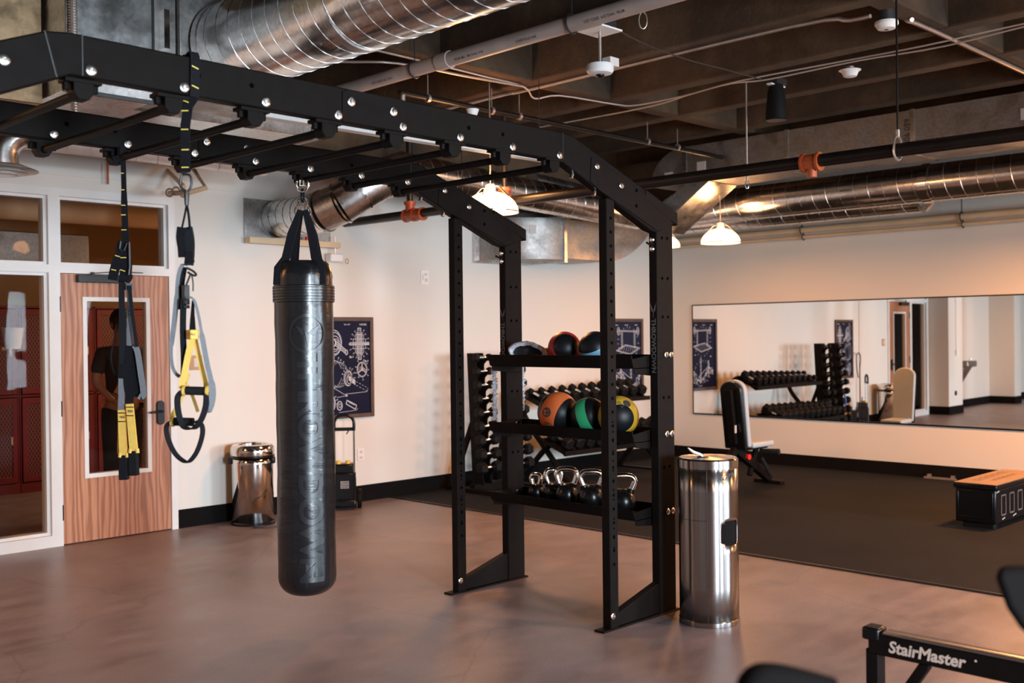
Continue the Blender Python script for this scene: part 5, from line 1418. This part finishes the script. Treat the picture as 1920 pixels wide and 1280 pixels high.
# ------------------------------------------------------------------ ceiling services
def helix(mb, p0, p1, R, pitch, rr=.004, n=20):
    p0, p1 = Vector(p0), Vector(p1); t = (p1-p0); L = t.length; t.normalize()
    a = Vector((0,0,1)) if abs(t.z) < .9 else Vector((1,0,0)); u = (a-t*a.dot(t)).normalized(); w = t.cross(u)
    N = int(L/pitch*n); mb.tube([p0+t*(L*i/N)+u*(R+.001)*cos(2*PI*i/n)+w*(R+.001)*sin(2*PI*i/n) for i in range(N+1)], rr, 4)
def spiral(name, p0, p1, R, label, mat='galv_bright', pitch=.10, extra=None):
    c = (Vector(p0)+Vector(p1))/2
    r = empty(name, (c.x, c.y, min(p0[2], p1[2])-R), label, 'duct')
    d_ = (Vector(p1)-Vector(p0)).normalized()
    MB().tube([p0, p1], R, 48, cap=True).build('duct_wall', M[mat], r, angle=50)
    h = MB(); helix(h, p0, p1, R, pitch, .0028); h.build('spiral_seam', M['galv'], r)
    if extra: extra(r, d_)
    return r
# big round duct top left and its plenum
def ex(r, d_):
    for y in (5.07, 3.95): MB().tube([(2.95, y, 3.085), (2.95, y-.05, 3.085)], .243, 48).build('collar', M['galv'], r)
    g = MB()
    for i in range(9):
        g.box(2.66+.0, 2.685, 3.92-.028*i, 3.905-.028*i, 3.02, 3.13)
    g.build('grille', M['dark_steel'], r)
spiral('spiral_duct', (2.95, 5.08, 3.085), (2.95, -3.5, 3.085), .238, 'large bright round spiral duct crossing above the rig, top of photo', pitch=.115, extra=ex)
r = empty('duct_plenum', (2.4, 5.6, 2.74), 'boxy galvanised duct plenum joined to the large round duct', 'duct')
MB().box(2.075, 2.515, 5.10, 5.46, 2.735, CZ-.005).build('box_section', M['galv'], r, bevel=.004)
MB().box(2.52, 2.66, 5.13, 5.46, 2.78, CZ-.01).build('box_section', M['galv_matt'], r, bevel=.004)
MB().box(2.665, 3.25, 5.10, 5.46, 2.80, CZ-.03).build('box_section', M['galv_matt'], r, bevel=.004)
MB().box(2.57, 2.60, 5.08, 5.13, 3.02, 3.10+.12).build('bracket', M['chrome'], r)
MB().box(2.80, 2.87, 5.094, 5.10, 3.04, 3.19).build('label', M['paper'], r)
mb = MB(); mb.box(2.06, 2.53, 5.095, 5.11, 2.725, 2.745); mb.box(2.512, 2.522, 5.09, 5.1, 2.74, 3.42)
mb.build('flange', M['dark_steel'], r)
r = empty('duct_run', (3.6, 6.2, 2.84), 'low flat galvanised duct behind the plenum above the door wall', 'duct')
MB().box(2.30, 4.05, 5.95, 6.45, 2.87, 3.15).build('box_section', M['galv'], r, bevel=.004)
MB().box(4.05, 4.09, 5.93, 6.47, 2.85, 3.17).build('flange', M['galv_matt'], r)
for x in (2.6, 3.8): MB().cyl((x, 5.97, 3.15), (x, 5.97, 3.89), .005, 6).build('hanger_rod', M['dark_steel'], r)
thing(MB().box(.9, 2.06, 5.35, 5.75, 2.70, CZ-.01), 'duct_box', mat_galv('bronzed_duct_steel', .42, (.36,.24,.14)), 'brown-toned flat duct panel at the top left corner', 'duct', bevel=.004)
mb = MB(); mb.tube([(2.10, 5.07, 2.60), (2.10, 5.07, 3.42)], .018, 10)
for i in range(60): mb.tube([(2.10+.019*cos(2*PI*k/10), 5.07+.019*sin(2*PI*k/10), 2.62+.0133*i) for k in range(10)], .0028, 4, closed=True)
thing(mb, 'flex_conduit', M['conduit'], 'ribbed flexible conduit running up beside the duct plenum', 'conduit')

# long narrow white fixture just above the near rail
r = thing(MB().box(3.10, 5.50, 5.0, 5.07, 2.730, 2.80), 'strip_fixture', M['trim_white'], 'long thin white strip seen under the near rig rail', 'strip light', bevel=.004)
for x in (3.30, 5.30): MB().cyl((x, 5.035, 2.80), (x, 5.035, 3.89), .003, 6).build('suspension_wire', M['dark_steel'], r)
# small spiral duct above the far rail, parallel to the door wall
spiral('spiral_duct', (1.2, 7.08, 2.86), (4.40, 7.10, 2.86), .085, 'thin round spiral duct running above the door', mat='galv_pale', pitch=.16)
# round ceiling diffuser, far left
r = empty('ceiling_diffuser', (2.46, 6.95, 2.57), 'round white ceiling diffuser with brass-toned duct at the left edge', 'air diffuser')
for R_, z in ((.21, 2.60), (.15, 2.585), (.09, 2.572)): MB().lathe([(R_, z), (R_*.93, z+.008), (R_*.6, z+.035), (R_*.5, z+.035), (R_*.85, z+.0), (R_, z-.004)], (2.42, 6.95, 0), 36, cap=False).build('cone_ring', M['white_plastic'], r)
MB().tube(smooth([(2.42, 6.95, 2.62), (2.42, 6.95, 2.74), (2.52, 6.95, 2.84), (2.75, 6.98, 2.86)], 4), .10, 24).build('elbow', M['galv'], r)

# round duct from the wall: straight, elbow, then along the wall
r = empty('spiral_duct', (5.05, 7.4, 2.38), 'round spiral duct coming out of the wall and turning beside the bag', 'duct')
MB().box(4.72, 5.60, YA-.012, YA-.001, 2.395, 2.72).build('wall_flange', M['galv_matt'], r)
MB().tube([(5.02, YA-.01, 2.555), (5.02, 7.36, 2.555)], .158, 40).build('duct_wall', M['galv'], r, angle=50)
h = MB(); helix(h, (5.02, YA-.02, 2.555), (5.02, 7.40, 2.555), .158, .11, .003); h.build('spiral_seam', M['dark_steel'], r)
el = [Vector((5.02, 7.40, 2.555)), Vector((5.03, 7.22, 2.565)), Vector((5.10, 7.08, 2.62)), Vector((5.22, 6.97, 2.72)), Vector((5.36, 6.88, 2.82)), Vector((5.56, 6.80, 2.90))]
for i in range(len(el)-1): MB().tube([el[i]+(el[i]-el[i+1])*.03, el[i+1]+(el[i+1]-el[i])*.03], .168, 40).build('elbow_gore', M['galv'], r, angle=50)
for i in range(1, len(el)-1):
    t = (el[i+1]-el[i-1]).normalized(); MB().tube([el[i]-t*.008, el[i]+t*.008], .178, 40).build('elbow_band', M['galv_bright'], r)
thing(MB().box(4.72, 5.65, 7.86, 7.945, 2.335, 2.385), 'cable_shelf', M['tan_pipe'], 'narrow tan ledge on the wall under the round duct', 'ledge')
mb = MB()
for x in (5.18, 5.30): mb.cyl((x, 7.88, 2.386), (x, 7.88, 2.42), .016, 10)
thing(mb, 'valve_caps', M['red_plastic'], 'two small red caps on the tan ledge under the round duct', 'caps')
# run of ducts along the back wall towards the corner
spiral('spiral_duct', (5.56, 6.80, 2.90), (8.70, 6.88, 2.76), .145, 'gold-lit spiral duct behind the rig posts running to the corner', pitch=.14)
# trunk along the mirror wall, then a parallel one just behind it
def ex2(r, d_): MB().tube([(9.61, 4.22, 2.885), (9.61, 4.14, 2.885)], .184, 48).build('collar', M['chrome'], r)
spiral('spiral_duct', (9.61, 7.35, 2.885), (9.61, -3.0, 2.885), .174, 'upper spiral trunk duct parallel to the mirror wall', pitch=.145, extra=ex2)
r = spiral('spiral_duct', (9.95, 7.5, 2.81), (9.95, 4.40, 2.81), .150, 'lower spiral duct just behind the trunk duct by the mirror wall', pitch=.145)
MB().tube([(9.95, 4.40, 2.81), (9.95, 4.22, 2.87)], [.152, .06], 32).build('tapered_end', M['galv'], r)

# rectangular duct: along the mirror wall, falling to the branch at the door wall
r = empty('rectangular_duct', (9.0, 3.0, 3.0), 'long flat-sided galvanised duct under the ceiling by the mirror wall', 'duct')
MB().box(8.75, 9.27, -3.0, 6.30, 3.035, 3.405).build('box_section', M['galv_matt'], r, bevel=.004)
for y in (6.30, 5.15, 3.95, 2.75): MB().box(8.745, 9.275, y-.02, y+.02, 3.03, 3.41).build('joint_flange', M['galv'], r)
N = 12; out = []
for i in range(N+1): a = PI/2*i/N; out.append((6.32+.42*sin(a), 3.405-.36*(1-cos(a))))
MB().prism(out+[(6.32, 3.04)], 8.76, 9.26, 'x').build('rounded_end', M['galv_matt'], r)
for (y, z) in ((6.10, 3.18), (6.50, 3.12), (3.02, 3.22)): MB().box(8.744, 8.75, y-.05, y+.05, z-.04, z+.05).build('label', M['paper'], r)
tx = MB(); put_text(tx, '650 908', .07, lambda a, b: (8.7445, 4.0-b, 3.22-a)); tx.build('stencilled_number', M['ink'], r)
# sloping transition seen beside the near rear post
vs = [(8.76, 6.28, 3.03), (9.26, 6.28, 3.03), (9.26, 6.02, 3.03), (8.76, 6.02, 3.03), (8.76, 6.95, 2.72), (9.26, 6.95, 2.72), (9.26, 6.70, 2.58), (8.76, 6.70, 2.58)]
MB().add([Vector(v) for v in vs], [(0,1,2,3),(7,6,5,4),(0,4,5,1),(1,5,6,2),(2,6,7,3),(3,7,4,0)]).build('sloping_section', M['galv'], r, bevel=.004)

r = empty('rectangular_duct', (8.0, 7.2, 2.29), 'flat galvanised duct leaving the door wall and bending towards the corner', 'duct')
MB().box(7.36, 7.40+.62, YA-.03, YA-.002, 2.275, 2.80).build('wall_flange', M['galv'], r)
# curved elbow out of the wall
N = 12; vs = []
cxx, cyy = 8.05, YA-.02
for i in range(N+1):
    a = PI-PI/2*-1*i/N*1.0
    a = PI + (PI/2)*i/N
    for R_ in (.62, .12):
        for z in (2.30, 2.72): vs.append((cxx+R_*cos(a), cyy+R_*sin(a)*1.0, z))
fs = []
for i in range(N):
    b = 4*i; fs += [(b, b+1, b+5, b+4), (b+2, b+6, b+7, b+3), (b, b+4, b+6, b+2), (b+1, b+3, b+7, b+5)]
fs += [(0, 2, 3, 1), (4*N, 4*N+1, 4*N+3, 4*N+2)]
MB().add(vs, fs).build('curved_elbow', M['galv_matt'], r, angle=50)
MB().box(8.03, 8.07, cyy-.65, cyy-.10, 2.27, 2.75).build('joint_flange', M['galv'], r)
MB().box(8.07, 8.72, cyy-.62, cyy-.12, 2.31, 2.72).build('box_section', M['galv_matt'], r, bevel=.004)
# radius elbow rising to the trunk
N = 10; vs = []; 
for i in range(N+1):
    t = i/N; a = -PI/2+t*1.0
    c = Vector((8.72+.62*sin(t*1.05), 0, 2.515+.62*(1-cos(t*1.05))))
    nn = Vector((-sin(t*1.05), 0, cos(t*1.05)))*.205
    sh = -.10*t*t
    for s in (-1, 1):
        for yy in (cyy-.62, cyy-.12): vs.append(c+nn*s+Vector((0, yy+sh, 0)))
fs = []
for i in range(N):
    b = 4*i; fs += [(b, b+4, b+5, b+1), (b+2, b+3, b+7, b+6), (b, b+2, b+6, b+4), (b+1, b+5, b+7, b+3)]
fs += [(0, 1, 3, 2), (4*N, 4*N+2, 4*N+3, 4*N+1)]
MB().add(vs, fs).build('radius_elbow', M['galv_matt'], r, angle=50)
MB().box(7.50, 7.62, 7.452, 7.4525, 2.55, 2.64)
a = math.radians(236); MB().cbox((cxx+.624*cos(a), cyy+.624*sin(a), 2.60), (.002, .07, .09), Matrix.Rotation(a, 3, 'Z')).build('label', M['paper'], r)

# fire main with orange couplings
r = empty('fire_main', (5.77, 4.0, 2.5), 'long black sprinkler main pipe with orange couplings crossing the room', 'pipe')
pz = lambda y: 2.542+.0045*(y-2)
MB().tube([(5.77, YA-.002, 2.577), (5.77, -4.4, pz(-4.4))], .0385, 20).build('pipe', M['black_pipe'], r)
def coup(y, tee=None):
    m_ = MB(); m_.tube([(5.77, y-.045, pz(y)), (5.77, y+.045, pz(y))], .050, 18)
    for s in (-1, 1): m_.tube([(5.77, y+s*.05-.008, pz(y)), (5.77, y+s*.05+.008, pz(y))], .057, 18)
    if tee == 'up': m_.tube([(5.77, y, pz(y)), (5.77, y, pz(y)+.12)], .040, 14); m_.tube([(5.77, y, pz(y)+.09), (5.77, y, pz(y)+.115)], .052, 14)
    if tee == 'down': m_.tube([(5.77, y, pz(y)), (5.77, y, pz(y)-.09)], .030, 12)
    m_.build('coupling', M['orange_paint'], r, label='orange painted coupling')
coup(3.227, 'down'); coup(5.86, 'up'); coup(7.02, 'up'); coup(6.90)
MB().tube([(5.77, 5.86, 2.65), (5.77, 5.86, 3.25)], .020, 12).build('riser', M['black_pipe'], r)
MB().tube([(5.77, 7.02, 2.62), (5.77, 7.02, 3.40)], .028, 12).build('riser', M['black_pipe'], r)
for y in (2.69, 6.35, -.5):
    h = MB(); h.tube([(5.77, y, 3.43), (5.77, y, 2.66)], .006, 8); h.build('hanger_rod', M['black_pipe'], r)
    h = MB(); h.tube([(5.77+.050*cos(a), y, pz(y)+.052*sin(a)+(.03 if sin(a) > .5 else 0)) for a in [2*PI*i/20 for i in range(20)]], .007, 6, closed=True); h.cyl((5.77, y, pz(y)+.08), (5.77, y, pz(y)+.12), .012, 8); h.build('hanger_ring', M['conduit'], r)
# thin branch pipe
r = empty('sprinkler_branch', (6.3, 5.84, 3.2), 'thin black sprinkler branch pipe under the ceiling behind the rig', 'pipe')
MB().tube([(4.72, 5.84, 3.255), (8.72, 5.84, 3.235)], .021, 12).build('pipe', M['black_pipe'], r)
for x in (4.98, 5.62, 5.92, 7.55, 8.0):
    m_ = MB(); m_.tube([(x-.012, 5.84, 3.25), (x+.012, 5.84, 3.25)], .030, 12); m_.tube([(x, 5.84, 3.25), (x, 5.84, 3.42)], .004, 6); m_.build('clamp', M['conduit'], r)
m_ = MB(); m_.tube([(4.75, 5.84, 3.25), (4.75, 5.84, 3.17)], .016, 10); m_.tube([(4.75, 5.84, 3.17), (4.75, 5.84, 3.14)], [.026, .018], 10); m_.build('sprinkler_head', M['conduit'], r)
# PVC drain pipe
r = empty('drain_pipe', (4.51, 3, 3.28), 'grey-brown plastic pipe with printed marks under the concrete ceiling', 'pipe')
MB().tube([(4.51, 7.7, 3.30), (4.51, -4.3, 3.30)], .047, 20).build('pipe', M['pvc'], r)
MB().tube([(4.51, 5.17, 3.30), (4.51, 5.06, 3.30)], .055, 20).build('coupling', M['pvc'], r)
for y in (5.42, 4.02): 
    MB().tube([(4.51+.052*cos(2*PI*i/20), y, 3.30+.055*sin(2*PI*i/20)) for i in range(20)], .006, 6, closed=True).build('hanger_ring', M['dark_steel'], r)
    MB().tube([(4.51, y, 3.35), (4.51, y, 3.85)], .004, 6).build('hanger_rod', M['dark_steel'], r)
tx = MB(); R_ = .0475
def onpipe(a, b, yc): an = math.radians(212)+b/R_; return (4.51+R_*cos(an), yc-a, 3.30+R_*sin(an))
for yc, s in ((5.72, 'CELL CORE  PVC  DWV'), (4.85, 'ASTM F891  NSF-DWV  4 IN'), (4.35, 'CHARLOTTE PIPE'), (3.75, 'CELL CORE  PVC-DWV  ASTM')):
    put_text(MB(), s, .022, lambda a, b, yc=yc: onpipe(a, b, yc), bold=.0004).build('printed_marks', M['ink'], r)
# conduits and cables
def cable(pts, rr, name, mat, label, cat): thing(MB().tube(smooth(pts, 4), rr, 8), name, M[mat], label, cat)
cable([(5.80, 7.0, 3.40), (5.81, 5.9, 3.412), (5.835, 5.6, 3.412), (5.84, 3.4, 3.412), (5.82, 3.0, 3.36), (5.80, 2.86, 3.35)], .013, 'conduit_run', 'conduit', 'straight metal conduit on the rib behind the drain pipe', 'conduit')
cable([(6.08, 2.74, 3.36), (6.22, 2.83, 3.40), (6.6, 2.83, 3.412), (9.0, 2.83, 3.412)], .013, 'conduit_run', 'conduit', 'metal conduit from the upper smoke detector to the right edge', 'conduit')
cable([(3.9, 5.56, 3.415), (4.6, 5.57, 3.42), (5.3, 5.60, 3.42), (5.75, 5.62, 3.415), (5.95, 5.70, 3.37), (6.15, 5.62, 3.41), (6.75, 5.56, 3.42), (6.9, 5.45, 3.415), (6.93, 5.0, 3.42), (6.80, 4.4, 3.41), (6.88, 3.6, 3.42), (6.84, 3.0, 3.40), (6.88, 2.4, 3.42), (6.85, .5, 3.42)], .006, 'cable_run', 'cable', 'pale cable clipped along the ceiling ribs, first of two', 'cable')
cable([(6.95, 6.6, 3.41), (6.97, 5.4, 3.40), (6.92, 4.9, 3.42), (6.86, 4.5, 3.42), (6.90, 4.2, 3.405), (6.93, 3.5, 3.415), (6.95, 2.9, 3.40), (6.90, 2.0, 3.42), (6.93, .5, 3.42)], .006, 'cable_run', 'cable', 'second pale cable on the ceiling rib passing the black speaker', 'cable')
cable([(4.95, 4.05, 3.36), (5.4, 4.18, 3.38), (5.85, 4.2, 3.37), (6.3, 4.25, 3.40), (6.9, 4.25, 3.41)], .005, 'cable_run', 'rope_dark', 'dark cable from the ceiling camera box to the speaker', 'cable')
cable([(3.90, 6.2, 3.42), (4.25, 5.9, 3.40), (4.55, 5.64, 3.39), (5.2, 5.62, 3.40), (5.7, 5.60, 3.41)], .009, 'conduit_run', 'conduit', 'thin conduit along the cross rib above the rig rail', 'conduit')

# ceiling camera
r = empty('ceiling_camera', (4.88, 4.05, 2.95), 'white fisheye dome camera hanging on a short rod', 'camera')
cx, cy = 4.79, 4.05
MB().box(cx-.07, cx+.07, cy-.07, cy+.07, 3.325, 3.43).build('junction_box', M['dark_steel'], r)
MB().box(cx-.095, cx+.095, cy-.095, cy+.095, 3.315, 3.325).build('cover_plate', M['white_plastic'], r)
MB().cyl((cx, cy, 3.315), (cx, cy, 3.12), .010, 12).build('rod', M['conduit'], r)
MB().box(cx+.01, cx+.09, cy-.07, cy-.01, 3.11, 3.16).build('bracket', M['paper'], r)
MB().lathe([(.02, 3.125), (.075, 3.122), (.080, 3.112), (.080, 3.082), (.070, 3.068), (.030, 3.062)], (cx, cy, 0), 36).build('housing', M['white_plastic'], r)
MB().sphere((cx, cy, 3.062), .026, 20, 12, 1, 1, .8).build('lens_dome', M['black_plastic'], r)
thing(MB().tube([Vector((4.96, 3.86, 3.375))+SD*.024*cos(a)+Vector((0,0,.05*sin(a))) for a in [2*PI*i/20 for i in range(20)]], .004, 6, closed=True), 'hanging_loop', M['conduit'], 'small wire loop hanging from the ceiling right of the ceiling camera', 'loop')
# smoke detectors
def smoke(cx, cy, zt, label, box):
    r = empty('smoke_detector', (cx, cy, zt-.09), label, 'smoke detector')
    if box: MB().cyl((cx, cy, zt), (cx, cy, zt-.055), .052, 20).build('mounting_box', M['dark_steel'], r); z = zt-.055
    else: MB().cyl((cx, cy, zt), (cx, cy, zt-.02), .03, 16).build('mounting_box', M['conduit'], r); z = zt-.02
    if box: pr = [(.045, z), (.066, z-.006), (.068, z-.022), (.050, z-.048), (.020, z-.052)]
    else: pr = [(.062, z), (.078, z-.006), (.060, z-.018), (.046, z-.05), (.030, z-.055)]
    MB().lathe(pr, (cx, cy, 0), 32).build('housing', M['white_plastic'], r)
    MB().lathe([(.012, z-.0525), (.012, z-.054)], (cx, cy, 0), 12).build('sensor', M['ink'], r)
smoke(5.94, 2.83, 3.40, 'white smoke detector on a dark box at the top right', True)
smoke(7.10, 3.66, 3.43, 'flared white smoke detector right of the black pendant speaker', False)
# pendant speaker
r = empty('pendant_speaker', (6.95, 4.15, 3.1), 'black tapered speaker hanging from the ceiling', 'speaker')
cx, cy = 7.03, 4.22
MB().lathe([(.0, 3.385), (.050, 3.385), (.062, 3.34), (.074, 3.24), (.080, 3.15), (.080, 3.125), (.0, 3.12)], (cx, cy, 0), 36, cap=False).build('cabinet', M['rubber'], r)
MB().lathe([(.0, 3.119), (.070, 3.119), (.074, 3.122)], (cx, cy, 0), 32, cap=False).build('grille', M['dark_steel'], r)
MB().box(cx-.07, cx+.07, cy-.05, cy+.05, 3.385, 3.43).build('mount', M['dark_steel'], r)
m_ = MB(); m_.box(cx-.10, cx-.055, cy-.02, cy+.02, 3.378, 3.386); m_.box(cx+.055, cx+.10, cy-.02, cy+.02, 3.378, 3.386); m_.build('wing', M['white_plastic'], r)
# white hanging rod with ring
mb = MB(); mb.tube([(6.95, 4.43, 3.43), (6.95, 4.43, 2.69)], .0065, 8)
r = thing(mb, 'hanging_rod', M['conduit'], 'pale rod with a snap ring hanging before the flat duct', 'rod')
MB().tube([Vector((6.95, 4.43, 2.655))+SD*.013*cos(a)+Vector((0,0,.032*sin(a))) for a in [2*PI*i/20 for i in range(20)]], .0035, 6, closed=True).build('snap_ring', M['chrome'], r)
# funnel-shaped cover
thing(MB().lathe([(.045, 3.09), (.015, 3.00)], (5.03, 5.42, .02), 20), 'cone_cover', M['white_plastic'], 'small white upturned cone behind the near rig rail', 'cone')
# bluish short duct right of the rig bend
thing(MB().tube([(7.35, 7.1, 3.02), (8.10, 7.15, 2.98)], .085, 24), 'duct_stub', M['galv'], 'short pale duct stub above the main pipe behind the rig bend', 'duct')
# tan pipes on the mirror wall
for k, (off, z, rr, lab) in enumerate(((.10, 2.66, .034, 'upper tan pipe running high on the mirror wall'), (.07, 2.585, .020, 'thinner lower tan pipe high on the mirror wall'))):
    p0 = on_wall(7.9, off, z); p1 = on_wall(-4.0, off, z)
    r = empty('wall_pipe', p0, lab, 'pipe')
    MB().tube([p0, p1], rr, 16).build('pipe', M['tan_pipe'], r)
    for y in (6.05, 4.30, 2.5):
        c = on_wall(y, off, z); MB().tube([c+Vector(((rr+.012)*cos(a), 0, (rr+.014)*sin(a))) for a in [2*PI*i/16 for i in range(16)]], .006, 6, closed=True).build('hanger_ring', M['dark_steel'], r)
        if k == 0: MB().tube([c+Vector((0,0,rr)), c+Vector((0,0,.25))], .005, 6).build('hanger_rod', M['dark_steel'], r)
# small tan pipe triangle on the door wall
mb = MB(); mb.tube([dist_pt(312, 318, 8.5), dist_pt(345, 350, 8.3)], .018, 10); mb.tube([dist_pt(352, 300, 8.4), dist_pt(386, 352, 8.0), dist_pt(350, 362, 8.0), dist_pt(318, 362, 8.3)], .020, 10)
r = thing(mb, 'wall_pipework', M['tan_pipe'], 'short tan pipes bent into a triangle above the door frame', 'pipe')
for (a, b) in ((318, 361), (330, 358), (344, 362)):
    c = dist_pt(a, b, 8.15); MB().tube([c+SD*.028*cos(t)+Vector((0,0,.03*sin(t))) for t in [2*PI*i/14 for i in range(14)]], .006, 6, closed=True).build('pipe_ring', M['shoe_tan'], r)
mb = MB(); mb.tube([(3.52, 7.9, 3.0), (3.52, 7.9, 2.72)], .009, 8)
thing(mb, 'pipe_drop', M['orange_paint'], 'thin reddish pipe drop on the wall above the door', 'pipe')
# occupancy sensor on a rod by the bag
r = empty('motion_sensor', (5.62, 7.75, 2.2), 'white box on a rod with a small loop right of the bag top', 'sensor')
MB().tube([(5.60, 7.88, 2.44), (5.60, 7.88, 2.28)], .006, 8).build('rod', M['conduit'], r)
MB().box(5.54, 5.68, 7.86, 7.95, 2.21, 2.285).build('housing', M['white_plastic'], r, bevel=.012)
MB().tube([Vector((5.73, 7.88, 2.22))+SD*.014*cos(a)+Vector((0,0,.022*sin(a))) for a in [2*PI*i/14 for i in range(14)]], .004, 6, closed=True).build('loop', M['tan_card'], r)

# ------------------------------------------------------------------ pendant lamps
def lamp(cx, cy, zr, label, D=.40, k=1.0, zc=3.43, up=24):
    r = empty('pendant_lamp', (cx, cy, zr), label, 'lamp', 'glowing dome pendant lamps')
    R_ = D/2; pr = []
    for i in range(11): a = PI/2*i/10; pr.append((R_*cos(a) if i < 10 else .03, zr+R_*.74*sin(a)))
    dome = MB().lathe(pr, (cx, cy, 0), 40, cap=False).build('dome_shade', M['lamp'], r)
    MB().lathe([(R_+.003, zr-.004), (R_+.004, zr+.006), (R_-.004, zr+.006), (R_-.004, zr-.004)], (cx, cy, 0), 40, cap=False).build('rim', M['chrome'], r)
    MB().lathe([(.040, zr+R_*.72), (.040, zr+R_*.72+.05), (.02, zr+R_*.72+.06)], (cx, cy, 0), 20).build('socket', M['white_plastic'], r)
    for a in (0.4, PI/2+.4, PI+.4, -PI/2+.4):
        m_ = MB(); m_.tube([(cx+.05*cos(a), cy+.05*sin(a), zr+R_*.74+.035), (cx+.075*cos(a), cy+.075*sin(a), zr+R_*.74+.03), (cx+R_*.72*cos(a), cy+R_*.72*sin(a), zr+R_*.53)], .006, 6); m_.build('arm', M['chrome'], r)
    MB().tube([(cx, cy, zr+R_*.6+.07), (cx, cy, zc)], .005, 6).build('rod', M['conduit'], r)
    L = bpy.data.lights.new('lamp_light', 'AREA'); L.shape = 'DISK'; L.size = D*.9; L.energy = LAMP_W*k; L.color = (1, .40, .12)
    lo = bpy.data.objects.new('lamp_light', L); COL.objects.link(lo); lo.parent = r; lo.location = (0, 0, -.012)
    U = bpy.data.lights.new('lamp_uplight', 'POINT'); U.energy = up; U.color = (1, .46, .17); U.shadow_soft_size = .10
    uo = bpy.data.objects.new('lamp_uplight', U); COL.objects.link(uo); uo.parent = r; uo.location = (0, 0, R_*.74+.14)
    return r
LAMP_W = 60
lamp(9.16, 6.16, 2.45, 'glowing dome lamp hanging in front of the spiral trunk duct', k=.45, zc=3.035, up=9)
lamp(5.50, 5.74, 2.455, 'bright dome lamp partly behind the far rig rail', D=.42, k=.75)
lamp(8.99, 6.74, 2.44, 'dome lamp mostly hidden behind the near rear rig post', D=.32, k=.1, zc=2.80, up=2)
# unseen lamps added for warm fill; the first is inferred from the mirror wall
lamp(9.0, 2.80, 2.45, 'dome lamp over the rubber floor beyond the right edge', k=2.4, zc=3.035)
lamp(9.0, -.6, 2.45, 'added dome lamp over the far end of the rubber floor', k=2.2, zc=3.035)
lamp(5.4, 1.2, 2.50, 'added dome lamp over the low rowing beam', k=.7)
lamp(.6, 6.2, 2.50, 'added dome lamp over the left end of the door wall', k=.8)
lamp(1.4, -1.3, 2.50, 'added dome lamp behind the camera position', k=.7)

# ------------------------------------------------------------------ daylight and back-room light
def area(name, loc, rot, sx, sy, e, col):
    L = bpy.data.lights.new(name, 'AREA'); L.shape = 'RECTANGLE'; L.size = sx; L.size_y = sy; L.energy = e; L.color = col
    o = bpy.data.objects.new(name, L); COL.objects.link(o); o.location = loc; o.rotation_euler = rot; return o
DAY = (.72, .87, 1.0)
for (a, b_), e in zip(WIN, (25, 395, 120, 45, 225)):
    area('window_daylight', ((a+b_)/2, Y0-.03, 1.52), (PI/2-.26, 0, 0), b_-a, 1.9, e, DAY).data.spread = math.radians(104)
area('locker_room_light', (6.3, 9.4, 2.7), (0, 0, 0), 1.2, 1.0, 95, (1, .62, .34))
w = bpy.data.worlds.new('world'); SC.world = w; w.use_nodes = True
w.node_tree.nodes['Background'].inputs[0].default_value = (.55, .68, .9, 1); w.node_tree.nodes['Background'].inputs[1].default_value = .6

SC.view_settings.view_transform = 'Standard'; SC.view_settings.look = 'None'; SC.view_settings.exposure = 0.0; SC.view_settings.gamma = 1
SC.view_settings.use_curve_mapping = False
SC.cycles.max_bounces = 8; SC.cycles.diffuse_bounces = 4; SC.cycles.glossy_bounces = 5; SC.cycles.transparent_max_bounces = 8
SC.cycles.sample_clamp_indirect = 6; SC.cycles.caustics_reflective = False; SC.cycles.caustics_refractive = False
SC.cycles.use_denoising = True
